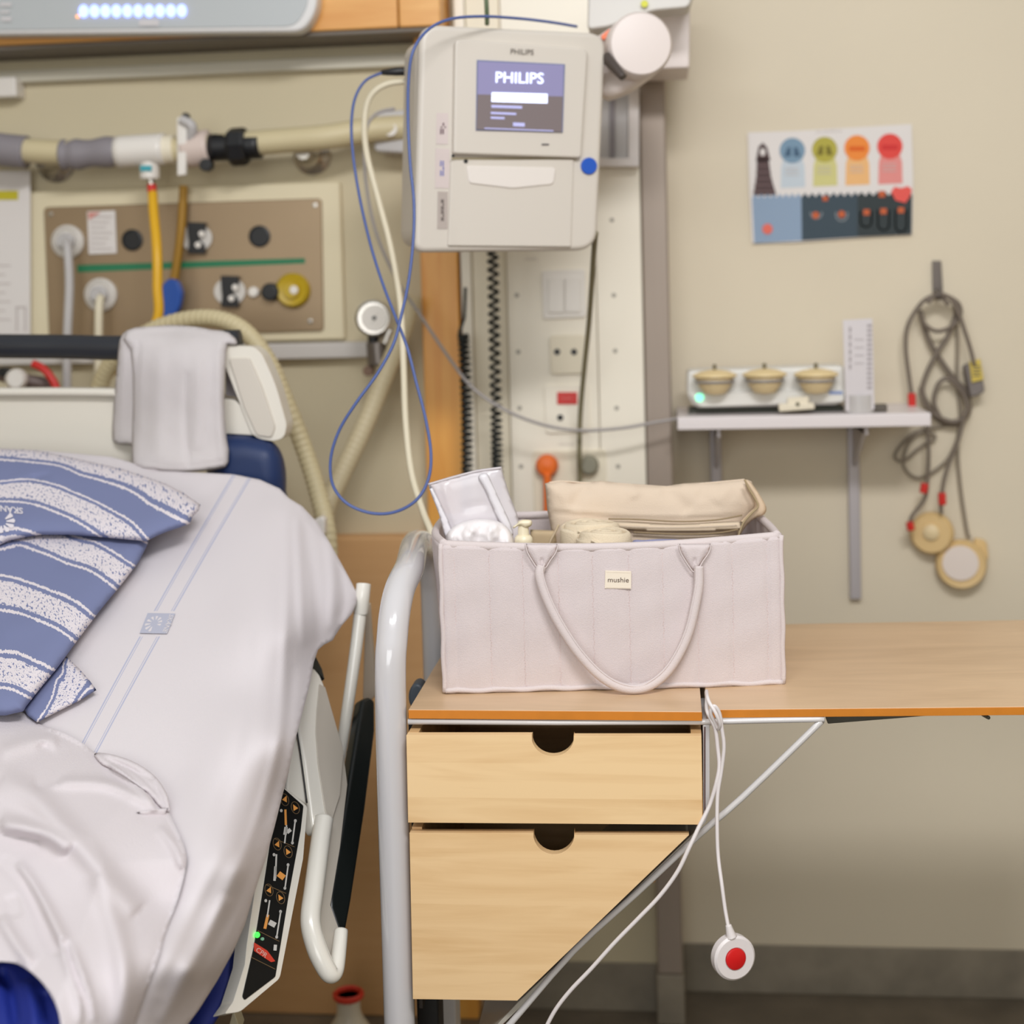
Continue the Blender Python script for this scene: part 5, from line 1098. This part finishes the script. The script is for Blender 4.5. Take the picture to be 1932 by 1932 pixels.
patch('front_layer', [(232, 640), (238, 624), (255, 618), (290, 615), (320, 613), (345, 614), (375, 617), (400, 622), (420, 624), (432, 628), (444, 638), (450, 651), (430, 650), (427, 662), (425, 700), (423, 750), (424, 790), (428, 830), (432, 850), (431, 872), (425, 882), (400, 887), (370, 890), (340, 891), (300, 888), (270, 886), (252, 880), (248, 868), (249, 820), (251, 760), (250, 700), (246, 660)], twS, TOWEL, t, sp=4.5, bulge=.012, bw=16, relief=twr, smooth_out=False)
# ------------------------------------------------------------------ pillows
def pillow_mat():
    m = bpy.data.materials.new('striped_pillowcase'); m.use_nodes = True; nt = m.node_tree; N = nt.nodes; L = nt.links; b = N['Principled BSDF']
    b.inputs['Roughness'].default_value = .95; b.inputs['Specular IOR Level'].default_value = .2
    uv = N.new('ShaderNodeUVMap'); uv.uv_map = 'UVMap'; sp = N.new('ShaderNodeSeparateXYZ'); L.new(uv.outputs[0], sp.inputs[0])
    def math_(op, a, b_=None, c=None):
        n = N.new('ShaderNodeMath'); n.operation = op
        for i, q in enumerate((a, b_, c)):
            if q is None: continue
            if isinstance(q, (int, float)): n.inputs[i].default_value = q
            else: L.new(q, n.inputs[i])
        return n.outputs[0]
    def noise(sc, det=2, sx=1, sy=1, rough=.5):
        mp = N.new('ShaderNodeMapping'); L.new(uv.outputs[0], mp.inputs[0]); mp.inputs['Scale'].default_value = (sx, sy, 1)
        n = N.new('ShaderNodeTexNoise'); n.inputs['Scale'].default_value = sc; n.inputs['Detail'].default_value = det; n.inputs['Roughness'].default_value = rough
        L.new(mp.outputs[0], n.inputs['Vector']); return n.outputs[0]
    jit = math_('MULTIPLY_ADD', noise(17, 2, 1, .7), .07, -.035)
    v = math_('ADD', sp.outputs['Y'], jit)
    fr_ = math_('FRACT', math_('ADD', v, .5)); d = math_('ABSOLUTE', math_('SUBTRACT', fr_, .5))      # distance to band centre 0..0.5
    band = math_('LESS_THAN', d, .185)
    line = math_('LESS_THAN', math_('ABSOLUTE', math_('SUBTRACT', d, .268)), .02)
    spk = math_('GREATER_THAN', noise(15, 1.2, 1, 1.4), .385)
    spk2 = math_('GREATER_THAN', noise(32, 1, 1, 1.4), .34)
    wb_ = math_('MULTIPLY', band, math_('MULTIPLY', spk, spk2))
    tot = math_('MAXIMUM', wb_, line)
    mi = N.new('ShaderNodeMix'); mi.data_type = 'RGBA'; mi.inputs[6].default_value = lin((119, 126, 161)); mi.inputs[7].default_value = lin((218, 210, 214))
    L.new(tot, mi.inputs[0]); L.new(mi.outputs[2], b.inputs['Base Color'])
    return m
PIL = pillow_mat()
lowv = tps([(144, 1013, -.27), (179, 1022, -.27), (202, 1034, -.27), (225, 1048, -.27), (255, 1068, -.27),
            (0, 1037, .27), (36, 1029, .27), (62, 1037, .27), (93, 1048, .27), (129, 1064, .27), (163, 1074, .27), (194, 1092, .27), (217, 1110, .27),
            (0, 1085, .73), (47, 1096, .73), (93, 1113, .73), (140, 1133, .73), (179, 1162, .73),
            (0, 1151, 1.27), (39, 1158, 1.27), (78, 1173, 1.27), (109, 1187, 1.27), (140, 1209, 1.27),
            (0, 1229, 1.73), (31, 1231, 1.73), (59, 1243, 1.73), (99, 1262, 1.73),
            (0, 1297, 2.27), (20, 1300, 2.27), (54, 1316, 2.27)])
flapv = tps([(124, 1240, -.27), (118, 1270, -.27), (107, 1282, -.27), (100, 1310, -.27), (85, 1340, -.27), (70, 1362, -.27),
             (180, 1296, .30), (163, 1303, .27), (150, 1320, .27), (90, 1275, -.55), (60, 1330, -.60), (140, 1285, 0), (130, 1255, -.12)])
topv = tps([(0, 846, 0.02), (139, 863, .02), (232, 884, .0), (315, 912, .0), (375, 952, -.02),
            (0, 867, .27), (66, 873, .27), (149, 895, .27), (205, 911, .27), (282, 951, .27), (354, 987, .27),
            (0, 908, .73), (56, 904, .73), (116, 918, .73), (166, 939, .73), (215, 964, .73), (252, 987, .73), (282, 1019, .73),
            (0, 946, 1.27), (50, 949, 1.27), (99, 964, 1.27), (139, 981, 1.27), (166, 997, 1.27), (185, 1010, 1.27),
            (0, 999, 1.73), (33, 997, 1.73), (73, 1009, 1.73), (0, 1025, 1.9)])
pb = lambda d: (lambda x, y, o=0.: surfY(lambda a, b: shD(a, b))(x, y, np.asarray(o)+d))
t2 = thing('pillow', 'lower blue and white striped pillow lying flat on the sheet under the other one', 'pillow', pb(.04)(80, 1330), 'striped pillows on the bed')
lower = [(-130, 1000), (0, 1000), (120, 1000), (250, 1008), (282, 1016), (277, 1030), (262, 1060), (225, 1108), (190, 1150), (150, 1203), (110, 1258), (75, 1300), (50, 1332), (44, 1342), (10, 1350), (-130, 1350)]
patch('pillow_body', lower, pb(.035), PIL, t2, sp=5.5, bulge=.028, bw=50, uv=lambda x, y: (x/62, lowv(x, y)), relief=lambda x, y: ridges([([(0, 1190), (60, 1175), (90, 1160)], 22, .003), ([(240, 1040), (180, 1060), (100, 1055)], 14, -.003)])(x, y)+.0016*wav(x, y, .03, 3), smooth_out=False)
patch('case_flap', [(124, 1238), (150, 1262), (170, 1285), (182, 1302), (150, 1322), (110, 1342), (70, 1363), (52, 1350), (44, 1335), (70, 1300), (100, 1262)], pb(.014), PIL, t2, sp=5, bulge=.008, bw=14, uv=lambda x, y: (y/62, flapv(x, y)), relief=ridges([([(100, 1275), (125, 1285), (150, 1300)], 6, .002)]), smooth_out=False)
t1 = thing('pillow', 'upper blue and white striped pillow whose pointed corner reaches toward the twin lines', 'pillow', pb(.06)(150, 1010), 'striped pillows on the bed')
upper = [(-130, 846), (-60, 845), (0, 846), (66, 849), (139, 864), (232, 885), (315, 913), (350, 932), (378, 952), (376, 962), (364, 974), (358, 988), (340, 995), (318, 1002), (298, 1010), (276, 1021), (240, 1018), (185, 1013), (132, 1009), (100, 1009), (76, 1009), (50, 1013), (17, 1020), (0, 1028), (-130, 1040)]
uS = pb(.068)
urel = lambda x, y: ridges([([(0, 918), (40, 906), (70, 899), (100, 894)], 5, -.004), ([(20, 906), (60, 900)], 8, .003), ([(60, 902), (80, 907)], 4, -.004)])(x, y)+.0016*wav(x, y, .03, 6)
ub = patch('pillow_body', upper, uS, PIL, t1, sp=5, bulge=.030, bw=45, uv=lambda x, y: (x/62, topv(x, y)), relief=urel, smooth_out=False)
PW = mat('pillow_print', (222, 216, 222), .95)
def upo(x, y, o=0.):
    x = np.asarray(x, float); y = np.asarray(y, float)
    out = np.array(upper); 
    dd = segdist(x, y, out, True); prof = np.sqrt(np.clip(1-(1-np.clip(dd/45, 0, 1))**2, 0, 1))
    return uS(x, y, urel(x, y)*np.clip(dd/12, 0, 1)+.030*prof+np.asarray(o))
textpx('printed_name', 'SKÅNE', 16, 960, 15.5, upo, PW, ub, rot=187, off=.0016, bold=.02, sx=1.12, shear=-.2)
pet = []
for k in range(5):
    a0 = radians(-38+k*33); r0, r1 = 9, 24
    cx, cy = 3, 984
    pet.append(([(cx+r0*cos(a0-.12), cy+r0*.9*sin(a0-.12)), (cx+r1*cos(a0-.22), cy+r1*.85*sin(a0-.22)), (cx+(r1+2)*cos(a0), cy+(r1+2)*.85*sin(a0)), (cx+r1*cos(a0+.2), cy+r1*.85*sin(a0+.2)), (cx+r0*cos(a0+.15), cy+r0*.9*sin(a0+.15))], 0))
decal('printed_emblem', pet, upo, [PW], ub, off=.0016)
decal('printed_line', [([(27, 966.6), (42, 968), (42, 969.4), (27, 968)], 0)], upo, [PW], ub, off=.0016)
# ------------------------------------------------------------------ blanket
bl_out = [(-130, 1290), (-60, 1300), (0, 1324), (40, 1342), (70, 1364), (110, 1378), (150, 1398), (180, 1420), (205, 1424), (235, 1436), (265, 1452), (288, 1470), (300, 1500), (315, 1525), (332, 1560), (345, 1590), (352, 1620), (347, 1655), (333, 1705), (312, 1760), (298, 1810), (276, 1870), (255, 1932), (225, 2020), (130, 2020), (118, 1960), (112, 1915), (98, 1880), (74, 1848), (40, 1822), (0, 1814), (-130, 1812)]
def blrel(x, y):
    return ridges([([(0, 1555), (40, 1560), (90, 1575), (130, 1605)], 16, .014), ([(-20, 1580), (30, 1590), (80, 1592)], 9, -.010), ([(0, 1470), (60, 1500), (110, 1550), (170, 1620), (230, 1690), (260, 1720)], 22, .010),
                   ([(0, 1620), (40, 1660), (70, 1710), (90, 1760), (110, 1800)], 9, -.012), ([(30, 1630), (70, 1690), (110, 1760), (150, 1850), (165, 1932)], 14, .010),
                   ([(120, 1770), (140, 1830), (160, 1890), (165, 1950)], 7, -.012), ([(180, 1650), (220, 1760), (235, 1860), (225, 1950)], 20, .008),
                   ([(100, 1480), (110, 1450), (150, 1420)], 12, -.008), ([(95, 1478), (200, 1480), (300, 1525)], 10, .007), ([(70, 1490), (90, 1440), (80, 1400)], 10, -.006), ([(0, 1420), (60, 1400), (110, 1400)], 14, .006),
                   ([(176, 1422), (200, 1450), (208, 1470)], 5, -.012), ([(190, 1426), (240, 1450), (290, 1500), (312, 1524)], 7, -.010), ([(205, 1440), (250, 1475), (290, 1515)], 6, .007),
                   ([(262, 1532), (290, 1542), (312, 1528)], 6, -.010), ([(300, 1560), (330, 1600), (345, 1640)], 8, .005), ([(0, 1730), (30, 1780), (60, 1820)], 12, .006), ([(20, 1690), (30, 1730)], 9, -.008)])(x, y)*1.7+.003*wav(x, y, .02, 12)+.0012*wav(x, y, .05, 2)
blS = surfY(lambda x, y: shD(x, y)-.062*np.clip(segdist(x, y, [(-130, 1330), (0, 1324), (70, 1364), (180, 1420), (288, 1470), (355, 1620), (330, 1700), (255, 1932), (225, 2020)])/150, 0, 1)**.85-.006)
bl = patch('blanket', bl_out, blS, BLANKET, None, sp=6, relief=lambda x, y: np.maximum(blrel(x, y), shrel(x, y)-.001), thick=.003, smooth_out=True)
blf = lambda d: (lambda x, y, o=0.: blS(x, y, np.maximum(blrel(x, y), shrel(x, y)-.001)+d+np.asarray(o)))
patch('folded_hem', [(178, 1422), (205, 1422), (250, 1436), (290, 1462), (314, 1496), (320, 1530), (304, 1524), (276, 1494), (240, 1468), (208, 1450), (190, 1440)], blf(.004), BLANKET, bl, sp=4, bulge=.008, bw=12, relief=ridges([([(200, 1432), (250, 1452), (300, 1500)], 3, -.003)]))
patch('corner_tuck', [(256, 1533), (286, 1527), (318, 1524), (310, 1544), (299, 1553), (280, 1544)], lambda x, y, o=0.: blf(.012)(x, y, np.asarray(o)-.0011*(np.asarray(y)-1525)), BLANKET, bl, sp=4, bulge=.002, bw=8, smooth_out=False)
tag(bl, 'crumpled white blanket heaped at the lower left over the sheet', 'blanket')
o = patch('blue_mattress_pad', [(-130, 1790), (0, 1795), (60, 1810), (100, 1850), (125, 1900), (150, 1960), (160, 2030), (-130, 2030)], surfY(lambda x, y: shD(x, y)-.012), ROYAL, None, sp=7, bulge=.012, bw=30, relief=ridges([([(0, 1830), (20, 1870), (30, 1940)], 10, -.012), ([(50, 1850), (62, 1900), (64, 1950)], 12, .008), ([(85, 1870), (95, 1932)], 8, -.008)]))
tag(o, 'royal blue cloth showing below the blanket in the bottom left corner', 'cloth')
o = plate('hose_end', roundpoly([(590, 982), (606, 974), (613, 980), (612, 1010), (596, 1010)], 5), surfY(2.2), .02, WHITEP, None, bevel=.004); tag(o, 'small white hose end beside the far corner of the sheet', 'hose end')
